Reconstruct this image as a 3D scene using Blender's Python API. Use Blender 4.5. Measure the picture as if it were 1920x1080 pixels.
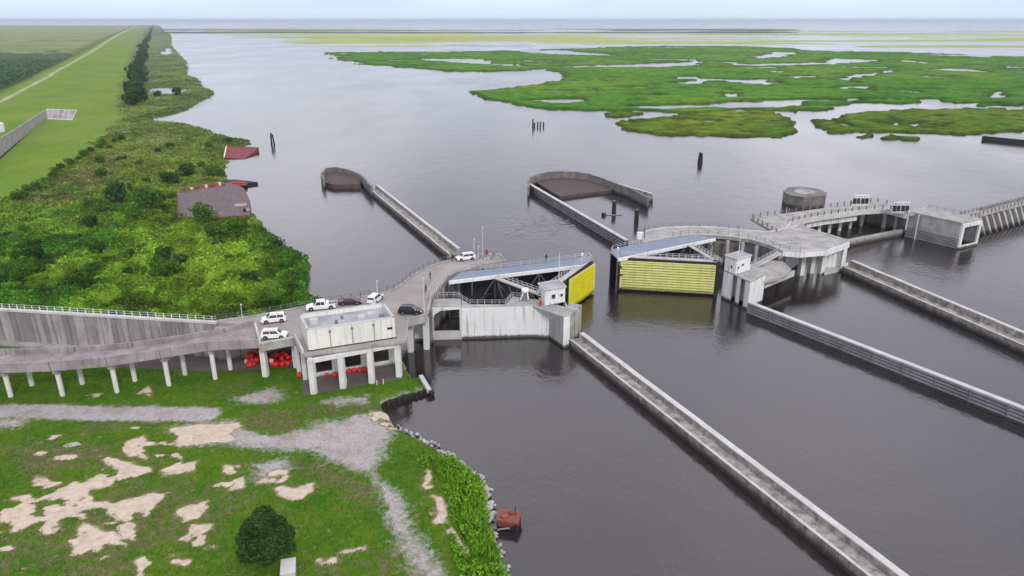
import bpy, bmesh, math, random
import numpy as np
from mathutils import Vector, Matrix
R = math.radians
random.seed(7)
rng = np.random.default_rng(7)
scene = bpy.context.scene
for o in list(bpy.data.objects):
    bpy.data.objects.remove(o)
COL = scene.collection

# ------------------------------------------------------------------ camera, sky, sun, exposure
F, CX, CY, YH, H = 1350.0, 960.0, 540.0, 37.0, 62.0          # focal length and horizon in photo pixels, drone height in metres
PITCH = math.atan((CY - YH) / F)
SP, CP = math.sin(PITCH), math.cos(PITCH)
cam = bpy.data.cameras.new('camera')
cam.sensor_width = 36.0
cam.lens = F / 1920.0 * 36.0
cam.clip_start, cam.clip_end = 1.0, 90000.0
cam_o = bpy.data.objects.new('camera', cam)
cam_o.location = (0, 0, H)
cam_o.rotation_euler = (math.pi / 2 - PITCH, 0, 0)
COL.objects.link(cam_o)
scene.camera = cam_o

SUN_EL, SUN_AZ = 38.0, 158.0                                  # azimuth clockwise from +Y: behind the camera to its right
w = bpy.data.worlds.new('World')
scene.world = w
w.use_nodes = True
nt = w.node_tree
nt.nodes.clear()
W = nt.nodes.new
out = W('ShaderNodeOutputWorld'); bg = W('ShaderNodeBackground')
sky = W('ShaderNodeTexSky'); sky.sky_type = 'NISHITA'; sky.sun_disc = False
sky.sun_elevation = R(SUN_EL); sky.sun_rotation = R(SUN_AZ)
sky.air_density = 1.0; sky.dust_density = 2.0; sky.ozone_density = 1.5; sky.altitude = 60
tc = W('ShaderNodeTexCoord'); sep = W('ShaderNodeSeparateXYZ')
nt.links.new(tc.outputs['Generated'], sep.inputs[0])
den = W('ShaderNodeMath'); den.operation = 'ADD'; den.inputs[1].default_value = 0.35
ab = W('ShaderNodeMath'); ab.operation = 'MAXIMUM'; ab.inputs[1].default_value = 0.0
nt.links.new(sep.outputs['Z'], ab.inputs[0]); nt.links.new(ab.outputs[0], den.inputs[0])
dv = W('ShaderNodeVectorMath'); dv.operation = 'DIVIDE'
cmb = W('ShaderNodeCombineXYZ')
for i in range(3): nt.links.new(den.outputs[0], cmb.inputs[i])
nt.links.new(tc.outputs['Generated'], dv.inputs[0]); nt.links.new(cmb.outputs[0], dv.inputs[1])
cn = W('ShaderNodeTexNoise'); cn.inputs['Scale'].default_value = 0.9; cn.inputs['Detail'].default_value = 7; cn.inputs['Roughness'].default_value = 0.55
nt.links.new(dv.outputs[0], cn.inputs['Vector'])
cr = W('ShaderNodeMapRange'); cr.inputs['From Min'].default_value = 0.30; cr.inputs['From Max'].default_value = 0.56
cr.inputs['To Min'].default_value = 0.55; cr.inputs['To Max'].default_value = 1.0
nt.links.new(cn.outputs['Fac'], cr.inputs['Value'])
cs = W('ShaderNodeTexNoise'); cs.inputs['Scale'].default_value = 1.7; cs.inputs['Detail'].default_value = 6
nt.links.new(dv.outputs[0], cs.inputs['Vector'])
ccol = W('ShaderNodeValToRGB')                                # white cloud tops to grey cloud bases
ccol.color_ramp.elements[0].position = 0.35; ccol.color_ramp.elements[0].color = (6.8, 6.9, 8.1, 1)
ccol.color_ramp.elements[1].position = 0.66; ccol.color_ramp.elements[1].color = (11.3, 11.1, 12.1, 1)
nt.links.new(cs.outputs['Fac'], ccol.inputs['Fac'])
mx = W('ShaderNodeMix'); mx.data_type = 'RGBA'
nt.links.new(cr.outputs[0], mx.inputs['Factor']); nt.links.new(sky.outputs[0], mx.inputs['A']); nt.links.new(ccol.outputs['Color'], mx.inputs['B'])
hzf = W('ShaderNodeMapRange'); hzf.interpolation_type = 'SMOOTHSTEP'; hzf.inputs['From Min'].default_value = -0.02; hzf.inputs['From Max'].default_value = 0.14
nt.links.new(sep.outputs['Z'], hzf.inputs['Value'])
mh = W('ShaderNodeMix'); mh.data_type = 'RGBA'; mh.inputs['A'].default_value = (5.2, 6.3, 7.6, 1)      # pale blue air low on the horizon, all the way round
nt.links.new(hzf.outputs[0], mh.inputs['Factor']); nt.links.new(mx.outputs['Result'], mh.inputs['B'])
nt.links.new(mh.outputs['Result'], bg.inputs['Color'])
bg.inputs['Strength'].default_value = 0.12
nt.links.new(bg.outputs[0], out.inputs['Surface'])

sun = bpy.data.lights.new('sun', 'SUN'); sun.energy = 1.5; sun.angle = R(10); sun.color = (1.0, 0.96, 0.9)
sun_o = bpy.data.objects.new('sun', sun)
sd = Vector((math.sin(R(SUN_AZ)) * math.cos(R(SUN_EL)), math.cos(R(SUN_AZ)) * math.cos(R(SUN_EL)), math.sin(R(SUN_EL))))
sun_o.rotation_euler = (-sd).to_track_quat('-Z', 'Y').to_euler()
sun_o.location = (60, -60, 200)
COL.objects.link(sun_o)
vs = scene.view_settings
vs.view_transform = 'Standard'; vs.look = 'None'; vs.exposure = 0.15; vs.gamma = 1.0; vs.use_curve_mapping = False
scene.cycles.use_denoising = True
scene.cycles.max_bounces = 6; scene.cycles.diffuse_bounces = 2; scene.cycles.glossy_bounces = 3
scene.cycles.transparent_max_bounces = 4; scene.cycles.volume_bounces = 0
scene.cycles.caustics_reflective = False; scene.cycles.caustics_refractive = False

# ------------------------------------------------------------------ helpers
def at(px, py, z=0.0):
    """survey: the ground position seen at a photo pixel, for a known height"""
    u, v = (px - CX) / F, (py - CY) / F
    t = (z - H) / (-SP - v * CP)
    return (u * t, (CP - v * SP) * t)
def at3(px, py, z=0.0):
    x, y = at(px, py, z)
    return Vector((x, y, z))

def tag(o, label=None, cat=None, group=None, kind=None):
    if label: o['label'] = label
    if cat: o['category'] = cat
    if group: o['group'] = group
    if kind: o['kind'] = kind
    return o
def empty(name, loc=(0, 0, 0), rz=0.0):
    o = bpy.data.objects.new(name, None); o.location = loc; o.rotation_euler = (0, 0, rz)
    o.empty_display_size = 0.5
    COL.objects.link(o)
    return o
def link_mesh(name, me, m=None, parent=None):
    o = bpy.data.objects.new(name, me)
    if m is not None and not me.materials: me.materials.append(m)
    COL.objects.link(o)
    if parent is not None: o.parent = parent
    return o
KIDS = {}
def copy_tree(o, parent=None):
    c = o.copy(); COL.objects.link(c)
    if parent is not None: c.parent = parent
    for ch in o.children: copy_tree(ch, c)
    return c

class MB:
    def __init__(s): s.v = []; s.f = []
    def add(s, vs_, fs_):
        k = len(s.v); s.v += [tuple(p) for p in vs_]; s.f += [tuple(i + k for i in f) for f in fs_]; return s
    def box(s, c, d, rz=0.0, taper=1.0):
        cx, cy, cz = c; a, b, h = d[0] / 2, d[1] / 2, d[2] / 2
        co, si = math.cos(rz), math.sin(rz); p = []
        for z, t in ((-h, 1.0), (h, taper)):
            for x, y in ((-a, -b), (a, -b), (a, b), (-a, b)):
                p.append((cx + t * (x * co - y * si), cy + t * (x * si + y * co), cz + z))
        return s.add(p, [(3, 2, 1, 0), (4, 5, 6, 7), (0, 1, 5, 4), (1, 2, 6, 5), (2, 3, 7, 6), (3, 0, 4, 7)])
    def prism(s, poly, z0, z1):
        n = len(poly)
        a = sum(poly[i][0] * poly[(i + 1) % n][1] - poly[(i + 1) % n][0] * poly[i][1] for i in range(n))
        if a < 0: poly = poly[::-1]
        z0s = z0 if hasattr(z0, '__len__') else [z0] * n
        z1s = z1 if hasattr(z1, '__len__') else [z1] * n
        if a < 0: z0s, z1s = list(z0s)[::-1], list(z1s)[::-1]
        vs_ = [(p[0], p[1], z0s[i]) for i, p in enumerate(poly)] + [(p[0], p[1], z1s[i]) for i, p in enumerate(poly)]
        fs_ = [tuple(range(n - 1, -1, -1)), tuple(range(n, 2 * n))]
        fs_ += [(i, (i + 1) % n, (i + 1) % n + n, i + n) for i in range(n)]
        return s.add(vs_, fs_)
    def bar(s, p, q, wd, hg=None, up=(0, 0, 1)):
        """square bar from p to q"""
        p, q = Vector(p), Vector(q); hg = hg or wd
        d = (q - p).normalized(); u = Vector(up)
        if abs(d.dot(u)) > 0.98: u = Vector((1, 0, 0))
        r_ = d.cross(u).normalized(); u = r_.cross(d)
        vs_ = [c + r_ * (sx * wd / 2) + u * (sz * hg / 2) for c in (p, q) for sx, sz in ((-1, -1), (1, -1), (1, 1), (-1, 1))]
        return s.add(vs_, [(0, 1, 2, 3), (7, 6, 5, 4), (0, 4, 5, 1), (1, 5, 6, 2), (2, 6, 7, 3), (3, 7, 4, 0)])
    def tube(s, p, q, r0, r1=None, n=8):
        p, q = Vector(p), Vector(q); r1 = r0 if r1 is None else r1
        d = (q - p).normalized(); u = Vector((0, 0, 1)) if abs(d.z) < 0.95 else Vector((1, 0, 0))
        a = d.cross(u).normalized(); b = d.cross(a)
        vs_ = [c + (a * math.cos(t) + b * math.sin(t)) * r_ for c, r_ in ((p, r0), (q, r1)) for t in (2 * math.pi * k / n for k in range(n))]
        fs_ = [(i, i + n, (i + 1) % n + n, (i + 1) % n) for i in range(n)] + [tuple(range(n)), tuple(range(2 * n - 1, n - 1, -1))]
        return s.add(vs_, fs_)
    def ribbon(s, top, z0, z1, th):
        """vertical wall of thickness th along a plan polyline"""
        for i in range(len(top) - 1):
            a, b = Vector(top[i]).to_2d(), Vector(top[i + 1]).to_2d()
            d = (b - a).normalized(); n_ = Vector((-d.y, d.x)) * th / 2
            e = d * (th * 0.25)
            s.prism([a - e - n_, b + e - n_, b + e + n_, a - e + n_], z0, z1)
        return s
    def mesh(s, name, smooth=False):
        me = bpy.data.meshes.new(name); me.from_pydata(s.v, [], s.f)
        if smooth: me.polygons.foreach_set('use_smooth', [True] * len(me.polygons))
        me.update()
        return me
    def build(s, name, m, parent=None, smooth=False, fix=True):
        me = s.mesh(name, smooth)
        if fix:
            b = bmesh.new(); b.from_mesh(me); bmesh.ops.recalc_face_normals(b, faces=b.faces); b.to_mesh(me); b.free()
        return link_mesh(name, me, m, parent)

# value noise for terrain and masks
_P = rng.random((512, 512))
def vnoise(x, y):
    xi, yi = np.floor(x).astype(int), np.floor(y).astype(int)
    fx, fy = x - xi, y - yi
    fx, fy = fx * fx * (3 - 2 * fx), fy * fy * (3 - 2 * fy)
    g = lambda i, j: _P[i % 512, j % 512]
    return (g(xi, yi) * (1 - fx) + g(xi + 1, yi) * fx) * (1 - fy) + (g(xi, yi + 1) * (1 - fx) + g(xi + 1, yi + 1) * fx) * fy
def fbm(x, y, s, o=4):
    t, a, n = 0.0, 0.5, 0.0
    for k in range(o):
        t = t + a * vnoise(x / s + 17.3 * k, y / s + 9.1 * k); n += a; a *= 0.5; s *= 0.5
    return t / n
def sdist(px, py, poly):
    """signed distance to a polygon, positive inside"""
    px, py = np.asarray(px, float), np.asarray(py, float)
    d = np.full(px.shape, 1e18); ins = np.zeros(px.shape, bool)
    n = len(poly)
    for i in range(n):
        ax, ay = poly[i]; bx, by = poly[(i + 1) % n]
        ex, ey = bx - ax, by - ay; L = ex * ex + ey * ey + 1e-12
        t = np.clip(((px - ax) * ex + (py - ay) * ey) / L, 0, 1)
        d = np.minimum(d, (px - ax - t * ex) ** 2 + (py - ay - t * ey) ** 2)
        c = ((ay > py) != (by > py)) & (px < (bx - ax) * (py - ay) / (by - ay + 1e-12) + ax)
        ins ^= c
    return np.where(ins, 1, -1) * np.sqrt(d)
def sstep(a, b, x):
    t = np.clip((x - a) / (b - a), 0, 1); return t * t * (3 - 2 * t)
def grid_mesh(name, X, Y, Z, keep, m, attrs=None, smooth=True, parent=None):
    ny, nx = X.shape
    idx = np.arange(ny * nx).reshape(ny, nx)
    q = np.stack([idx[:-1, :-1], idx[:-1, 1:], idx[1:, 1:], idx[1:, :-1]], -1).reshape(-1, 4)
    kq = keep.reshape(-1)[q].any(1)
    q = q[kq]
    used = np.unique(q); re = np.full(ny * nx, -1); re[used] = np.arange(len(used)); q = re[q]
    co = np.stack([X, Y, Z], -1).reshape(-1, 3)[used]
    me = fast_mesh(name, co, q)
    if attrs:
        for k, v in attrs.items(): set_col(me, k, v.reshape(-1, v.shape[-1])[used])
    if smooth: me.polygons.foreach_set('use_smooth', np.ones(len(q), bool))
    return link_mesh(name, me, m, parent)
def fast_mesh(name, co, q):
    k = q.shape[1]
    me = bpy.data.meshes.new(name)
    me.vertices.add(len(co)); me.vertices.foreach_set('co', np.ascontiguousarray(co, np.float32).ravel())
    me.loops.add(q.size); me.loops.foreach_set('vertex_index', q.astype(np.int32).ravel())
    me.polygons.add(len(q)); me.polygons.foreach_set('loop_start', np.arange(0, q.size, k, dtype=np.int32))
    me.polygons.foreach_set('loop_total', np.full(len(q), k, np.int32))
    me.update(calc_edges=True)
    return me
def set_col(me, name, rgb):
    a = me.color_attributes.new(name, 'FLOAT_COLOR', 'POINT')
    c = np.ones((len(rgb), 4), np.float32); c[:, :rgb.shape[1]] = rgb
    a.data.foreach_set('color', c.ravel())
def leaf_quads(P, size, flat=0.5, rg=rng):
    """leaf-sized quads, one for each point; returns co, faces"""
    n = len(P)
    a = rg.normal(size=(n, 3)); a[:, 2] *= flat; a /= np.linalg.norm(a, axis=1, keepdims=True)
    b = rg.normal(size=(n, 3)); b -= a * (a * b).sum(1, keepdims=True); b /= np.linalg.norm(b, axis=1, keepdims=True)
    s = (size * (0.6 + 0.8 * rg.random((n, 1))))
    a = a * s; b = b * s * 0.62
    co = np.stack([P - a, P + b * 0.8 - a * 0.1, P + a, P - b * 0.8 - a * 0.1], 1).reshape(-1, 3)
    return co, np.arange(4 * n).reshape(n, 4)
def blade_tris(P, h, wd, lean=0.35, rg=rng):
    n = len(P); t = rg.random(n) * 2 * math.pi
    d = np.stack([np.cos(t), np.sin(t), np.zeros(n)], 1) * wd
    l = rg.normal(size=(n, 3)) * lean * h[:, None]; l[:, 2] = h
    co = np.stack([P - d, P + d, P + l], 1).reshape(-1, 3)
    return co, np.arange(3 * n).reshape(n, 3)

# ------------------------------------------------------------------ materials
def mat(name):
    m = bpy.data.materials.new(name); m.use_nodes = True
    n = m.node_tree; b = n.nodes['Principled BSDF']
    return m, n, b
def N(n, t, **k):
    x = n.nodes.new(t)
    for a, v in k.items():
        if a in x.inputs: x.inputs[a].default_value = v
        else: setattr(x, a, v)
    return x
def mixc(n, fac, a, b_, mode='MIX'):
    x = n.nodes.new('ShaderNodeMix'); x.data_type = 'RGBA'; x.blend_type = mode
    for s, v in (('Factor', fac), ('A', a), ('B', b_)):
        if hasattr(v, 'is_linked') or hasattr(v, 'links'): n.links.new(v, x.inputs[s])
        elif isinstance(v, tuple): x.inputs[s].default_value = v if len(v) == 4 else (*v, 1)
        else: x.inputs[s].default_value = v
    return x.outputs['Result']
def noise(n, scale, detail=4, vec=None, sxyz=None, rough=0.55):
    g = n.nodes.new('ShaderNodeNewGeometry') if vec is None else None
    v = g.outputs['Position'] if g else vec
    if sxyz:
        mp = n.nodes.new('ShaderNodeMapping'); mp.inputs['Scale'].default_value = sxyz
        n.links.new(v, mp.inputs['Vector']); v = mp.outputs[0]
    t = N(n, 'ShaderNodeTexNoise', Scale=scale, Detail=detail, Roughness=rough)
    n.links.new(v, t.inputs['Vector'])
    return t.outputs['Fac']
def ramp(n, fac, a, b_, lo=0.0, hi=1.0):
    r_ = n.nodes.new('ShaderNodeMapRange'); r_.inputs['From Min'].default_value = a; r_.inputs['From Max'].default_value = b_
    r_.inputs['To Min'].default_value = lo; r_.inputs['To Max'].default_value = hi; r_.clamp = True
    n.links.new(fac, r_.inputs['Value']); return r_.outputs[0]
def bump(n, b, fac, strength=0.3, dist=0.05):
    bp = N(n, 'ShaderNodeBump', Strength=strength, Distance=dist)
    n.links.new(fac, bp.inputs['Height']); n.links.new(bp.outputs[0], b.inputs['Normal'])
def concrete(name, light, dark, streak=0.5, rough=0.85, stain=(0.045, 0.042, 0.038), blotch=0.35, rnd=0.0, algae=True, tide=1.75):
    """weathered concrete: blotches, rain streaks running down, dark tide mark above the water"""
    m, n, b = mat(name)
    c = mixc(n, ramp(n, noise(n, blotch, 5), 0.35, 0.65), dark, light)
    c = mixc(n, ramp(n, noise(n, 3.5, 4), 0.3, 0.75, 0.0, 0.35), c, (light[0] * 0.72, light[1] * 0.71, light[2] * 0.68))
    st = noise(n, 1.0, 5, sxyz=(1.9, 1.9, 0.10), rough=0.62)
    c = mixc(n, ramp(n, st, 0.52, 0.74, 0.0, streak), c, stain)
    if rnd:
        oi = n.nodes.new('ShaderNodeObjectInfo')
        c = mixc(n, ramp(n, oi.outputs['Random'], 0, 1, 0.0, rnd), c, (dark[0] * 0.5, dark[1] * 0.5, dark[2] * 0.48))
    if algae:
        g = n.nodes.new('ShaderNodeNewGeometry'); sp_ = n.nodes.new('ShaderNodeSeparateXYZ'); n.links.new(g.outputs['Position'], sp_.inputs[0])
        ad = N(n, 'ShaderNodeMath', operation='MULTIPLY_ADD'); ad.inputs[1].default_value = 0.7
        n.links.new(noise(n, 1.3, 3), ad.inputs[0]); n.links.new(sp_.outputs['Z'], ad.inputs[2])
        c = mixc(n, ramp(n, ad.outputs[0], 0.75, tide, 0.9, 0.0), c, (0.028, 0.025, 0.02))
    n.links.new(c, b.inputs['Base Color']); b.inputs['Roughness'].default_value = rough
    b.inputs['Specular IOR Level'].default_value = 0.25
    bump(n, b, noise(n, 6, 5), 0.35, 0.04)
    return m
def paint(name, col, rough=0.5, metal=0.0, wear=0.0, wearcol=(0.12, 0.09, 0.07), scale=1.5, spec=0.4):
    m, n, b = mat(name)
    c = mixc(n, ramp(n, noise(n, scale, 5), 0.35, 0.7), col, tuple(x * 0.8 for x in col))
    if wear: c = mixc(n, ramp(n, noise(n, scale * 1.7, 6, rough=0.65), 0.55, 0.72, 0, wear), c, wearcol)
    n.links.new(c, b.inputs['Base Color'])
    b.inputs['Roughness'].default_value = rough; b.inputs['Metallic'].default_value = metal; b.inputs['Specular IOR Level'].default_value = spec
    return m
M = {}
M['conc'] = concrete('concrete_weathered', (0.44, 0.425, 0.405), (0.27, 0.258, 0.245), 0.5)
M['conc_white'] = concrete('concrete_pale', (0.80, 0.80, 0.79), (0.70, 0.70, 0.69), 0.62, blotch=0.2, tide=1.15)
M['conc_bldg'] = concrete('concrete_building', (0.78, 0.78, 0.71), (0.66, 0.665, 0.60), 0.4, blotch=0.25)
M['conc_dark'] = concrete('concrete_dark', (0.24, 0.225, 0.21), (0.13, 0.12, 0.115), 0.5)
M['conc_panel'] = concrete('concrete_stained_panel', (0.50, 0.465, 0.46), (0.33, 0.30, 0.30), 0.8, rnd=0.8)
M['conc_pier'] = concrete('concrete_guide_wall', (0.43, 0.405, 0.375), (0.16, 0.142, 0.126), 0.7, blotch=0.7)
M['conc_ramp'] = concrete('concrete_ramp', (0.36, 0.325, 0.32), (0.22, 0.195, 0.195), 0.6)
M['conc_cap'] = concrete('concrete_cap', (0.60, 0.59, 0.57), (0.47, 0.46, 0.44), 0.15, algae=False)
M['column'] = concrete('concrete_column', (0.74, 0.73, 0.70), (0.62, 0.61, 0.585), 0.25, algae=False)
M['road'] = concrete('concrete_road', (0.36, 0.33, 0.305), (0.26, 0.24, 0.228), 0.0, algae=False, blotch=0.15)
M['roof'] = concrete('roof_membrane', (0.44, 0.45, 0.48), (0.27, 0.275, 0.30), 0.0, algae=False, blotch=0.3)
M['timber'] = concrete('timber_fender', (0.36, 0.35, 0.37), (0.24, 0.235, 0.25), 0.35, rnd=0.3, algae=False)
M['timber_dark'] = concrete('timber_creosote', (0.045, 0.042, 0.042), (0.02, 0.019, 0.019), 0.2)
M['steel_dark'] = paint('steel_dark', (0.022, 0.022, 0.025), 0.6)
M['truss'] = paint('truss_steel', (0.10, 0.10, 0.105), 0.6, 0, 0.5, (0.06, 0.04, 0.03), 1.0)
M['steel_grey'] = paint('steel_grey', (0.22, 0.23, 0.25), 0.5, 0.3)
M['grating'] = paint('walkway_grating', (0.20, 0.245, 0.31), 0.6, 0.0, 0.35, (0.13, 0.14, 0.16), 0.6)
M['galv'] = paint('galvanised_rail', (0.62, 0.63, 0.65), 0.45, 0.3)
M['rail_dark'] = paint('rail_dark', (0.16, 0.155, 0.15), 0.6)
M['yellow'] = concrete('yellow_fender', (0.80, 0.76, 0.02), (0.68, 0.60, 0.012), 0.30, 0.6, (0.30, 0.26, 0.05), 0.5)
M['yellow_pale'] = concrete('yellow_fender_pale', (0.74, 0.75, 0.27), (0.63, 0.64, 0.20), 0.4, 0.6, (0.30, 0.30, 0.10), 0.5)  # paler, less saturated yellow
M['olive'] = paint('fender_backing', (0.10, 0.095, 0.015), 0.7)
M['white'] = paint('white_paint', (0.80, 0.80, 0.79), 0.4)
M['car_white'] = paint('car_white', (0.82, 0.82, 0.82), 0.22, spec=0.6)
M['car_dark'] = paint('car_dark_brown', (0.035, 0.022, 0.028), 0.2, spec=0.6)
M['car_black'] = paint('car_black', (0.012, 0.012, 0.014), 0.2, spec=0.6)
M['glass'] = paint('car_glass', (0.02, 0.023, 0.03), 0.08, spec=0.7)
M['window'] = paint('window_glass', (0.03, 0.035, 0.04), 0.12, spec=0.6)
M['tyre'] = paint('tyre_rubber', (0.015, 0.015, 0.016), 0.8)
M['rim'] = paint('wheel_rim', (0.35, 0.35, 0.36), 0.35, 0.7)
M['lamp'] = paint('lamp_lens', (0.75, 0.75, 0.72), 0.15)
M['tail'] = paint('tail_lens', (0.35, 0.01, 0.01), 0.2)
M['buoy'] = paint('buoy_red', (0.68, 0.028, 0.018), 0.55, 0, 0.6, (0.33, 0.03, 0.02), 1.5)
M['buoy_white'] = paint('buoy_white', (0.75, 0.68, 0.64), 0.5)
M['rust'] = paint('rusted_steel', (0.23, 0.075, 0.055), 0.8, 0, 0.8, (0.33, 0.13, 0.08), 1.2)
M['hull_red'] = paint('hull_red', (0.20, 0.035, 0.038), 0.7, 0, 0.6, (0.10, 0.045, 0.04), 0.6)
M['barge_deck'] = paint('barge_deck', (0.14, 0.105, 0.11), 0.85, 0, 0.95, (0.30, 0.20, 0.17), 0.35)
M['hull_black'] = paint('hull_black', (0.02, 0.018, 0.02), 0.7)
M['skin'] = paint('skin', (0.35, 0.2, 0.14), 0.6)
M['cloth_dark'] = paint('dark_clothes', (0.018, 0.018, 0.024), 0.9)
M['bark'] = paint('bark', (0.09, 0.065, 0.045), 0.9)
M['mud'] = paint('brown_mud', (0.085, 0.065, 0.06), 0.9, 0, 0.8, (0.16, 0.11, 0.09), 0.3)
M['rock'] = concrete('rock_rubble', (0.55, 0.53, 0.51), (0.32, 0.30, 0.29), 0.2, rnd=0.35, algae=False)

def foliage(name, c0, c1, trans=0.15, attr=None, rough=0.6, sc=0.5):
    m, n, b = mat(name)
    c = mixc(n, ramp(n, noise(n, sc, 4), 0.35, 0.65), c0, c1)
    if attr:
        a = N(n, 'ShaderNodeVertexColor', layer_name=attr); c = mixc(n, 1.0, a.outputs['Color'], mixc(n, ramp(n, noise(n, sc, 4), 0.3, 0.7), (0.7, 0.7, 0.7), (1.25, 1.25, 1.2)), 'MULTIPLY')
    n.links.new(c, b.inputs['Base Color']); b.inputs['Roughness'].default_value = rough; b.inputs['Specular IOR Level'].default_value = 0.04
    return m
M['leaf_attr'] = foliage('leaves_mixed', (0.1, 0.1, 0.1), (0.1, 0.1, 0.1), attr='tint')
M['leaf_dark'] = foliage('leaves_dark', (0.022, 0.055, 0.013), (0.05, 0.10, 0.02), sc=0.8)
M['leaf_mid'] = foliage('leaves_mid', (0.035, 0.10, 0.012), (0.085, 0.17, 0.02), sc=0.8)
M['leaf_far'] = foliage('leaves_far', (0.022, 0.06, 0.014), (0.042, 0.095, 0.022), sc=0.15)

# ------------------------------------------------------------------ water
def water_mat():
    m, n, b = mat('water')
    g = n.nodes.new('ShaderNodeNewGeometry')
    c = mixc(n, ramp(n, noise(n, 0.012, 4), 0.35, 0.65), (0.017, 0.0135, 0.0135), (0.027, 0.0215, 0.021))
    n.links.new(c, b.inputs['Base Color'])
    b.inputs['IOR'].default_value = 1.72
    b.inputs['Specular IOR Level'].default_value = 0.5
    n.links.new(ramp(n, noise(n, 0.011, 4, sxyz=(1.0, 0.45, 1.0)), 0.40, 0.62, 0.06, 0.17), b.inputs['Roughness'])
    # small wind ripples, a little choppier in patches
    a = noise(n, 1.1, 4, sxyz=(1.0, 0.65, 1.0), rough=0.6)
    b2 = noise(n, 0.16, 3, sxyz=(1.0, 0.6, 1.0))
    ad = N(n, 'ShaderNodeMath', operation='MULTIPLY_ADD'); n.links.new(a, ad.inputs[0]); ad.inputs[1].default_value = 0.55; n.links.new(b2, ad.inputs[2])
    st = ramp(n, noise(n, 0.017, 4, sxyz=(1.0, 0.5, 1.0)), 0.38, 0.62, 0.14, 0.5)
    bp = N(n, 'ShaderNodeBump', Distance=0.35); n.links.new(st, bp.inputs['Strength']); n.links.new(ad.outputs[0], bp.inputs['Height'])
    n.links.new(bp.outputs[0], b.inputs['Normal'])
    return m
M['water'] = water_mat()
wm = MB()
wm.add([(-40000, -300, 0), (40000, -300, 0), (40000, 45000, 0), (-40000, 45000, 0)], [(0, 1, 2, 3)])
tag(wm.build('water', M['water']), 'grey rippled lake water around the gates', kind='structure')

# eddies off the open gate: a shallow patch of real wavelets, slightly above the flat water
def eddies():
    xs, ys = np.meshgrid(np.arange(-14, 36, 0.22), np.arange(186, 252, 0.3))
    cx, cy = at(1010, 425, 0)
    d = np.hypot((xs - cx) / 19, (ys - cy) / 24)
    a = sstep(1.0, 0.15, d + 0.5 * (fbm(xs, ys, 9, 3) - 0.5))
    wx, wy = xs + 3 * fbm(xs, ys, 7, 2), ys + 3 * fbm(xs + 50, ys, 7, 2)
    Z = 0.012 + a * (0.85 * np.abs(fbm(wx * 1.0, wy * 0.8, 2.4, 3) - 0.5) - 0.0)
    grid_mesh('water_eddies', xs, ys, Z, a > 0.003, M['water'])['kind'] = 'structure'
eddies()

# ------------------------------------------------------------------ ground near the camera
def px_poly(pts, z=0.0): return [at(x, y, z) for x, y in pts]
BANK = px_poly([(806, 737), (760, 744), (726, 758), (728, 768), (744, 797), (770, 808), (826, 838), (868, 866), (912, 906), (928, 945), (924, 975), (936, 1010), (950, 1050), (970, 1100), (1000, 1200), (1030, 1400)], 0) \
     + [(-5, 40), (-160, 40), (-160, 150), (-30, 150)] + px_poly([(742, 640), (757, 672), (782, 706), (800, 706)], 0)
ROADC = [at(x, y, 1) for x, y in [(-60, 770), (0, 771), (150, 774), (300, 777), (385, 778)]]
def ground_mat(name, grass0, grass1, grass2):
    m, n, b = mat(name)
    a = N(n, 'ShaderNodeVertexColor', layer_name='mask'); sp_ = n.nodes.new('ShaderNodeSeparateColor'); n.links.new(a.outputs['Color'], sp_.inputs[0])
    c = mixc(n, ramp(n, noise(n, 0.16, 5), 0.36, 0.62), grass0, grass1)
    c = mixc(n, ramp(n, noise(n, 0.55, 5), 0.45, 0.72, 0, 0.75), c, grass2)
    c = mixc(n, ramp(n, noise(n, 5.0, 4), 0.35, 0.75, 0, 0.4), c, tuple(x * 0.45 for x in grass0))
    def soft(ch, sc, k=0.35, lo=0.42, hi=0.58):
        ad = N(n, 'ShaderNodeMath', operation='MULTIPLY_ADD'); n.links.new(ramp(n, noise(n, sc, 6, rough=0.7), 0.28, 0.72), ad.inputs[0]); ad.inputs[1].default_value = k
        n.links.new(ch, ad.inputs[2]); return ramp(n, ad.outputs[0], lo + k / 2, hi + k / 2)
    tan = (0.20, 0.175, 0.085)
    sandc = mixc(n, ramp(n, noise(n, 1.2, 5), 0.35, 0.7), (0.61, 0.51, 0.41), (0.45, 0.36, 0.28))
    grav = mixc(n, ramp(n, noise(n, 2.5, 6, rough=0.7), 0.35, 0.65), (0.46, 0.425, 0.42), (0.30, 0.275, 0.265))
    dirt = mixc(n, ramp(n, noise(n, 1.0, 5), 0.35, 0.7), (0.17, 0.15, 0.075), (0.09, 0.10, 0.035))
    c = mixc(n, soft(sp_.outputs['Blue'], 0.7, 1.0, 0.40, 0.80), c, dirt)
    grav = mixc(n, ramp(n, noise(n, 0.3, 5, rough=0.65), 0.48, 0.66, 0, 0.7), grav, (0.27, 0.235, 0.195))
    c = mixc(n, soft(sp_.outputs['Green'], 1.1, 0.95, 0.18, 0.85), c, grav)
    c = mixc(n, soft(sp_.outputs['Red'], 1.6, 0.7, 0.12, 0.5), c, tan)
    c = mixc(n, soft(sp_.outputs['Red'], 1.0, 0.6, 0.40, 0.68), c, sandc)
    n.links.new(c, b.inputs['Base Color']); b.inputs['Roughness'].default_value = 0.95; b.inputs['Specular IOR Level'].default_value = 0.02
    bump(n, b, noise(n, 3.0, 6, rough=0.7), 0.8, 0.12)
    return m
M['ground'] = ground_mat('bank_ground', (0.052, 0.145, 0.010), (0.09, 0.175, 0.012), (0.135, 0.18, 0.02))
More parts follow.
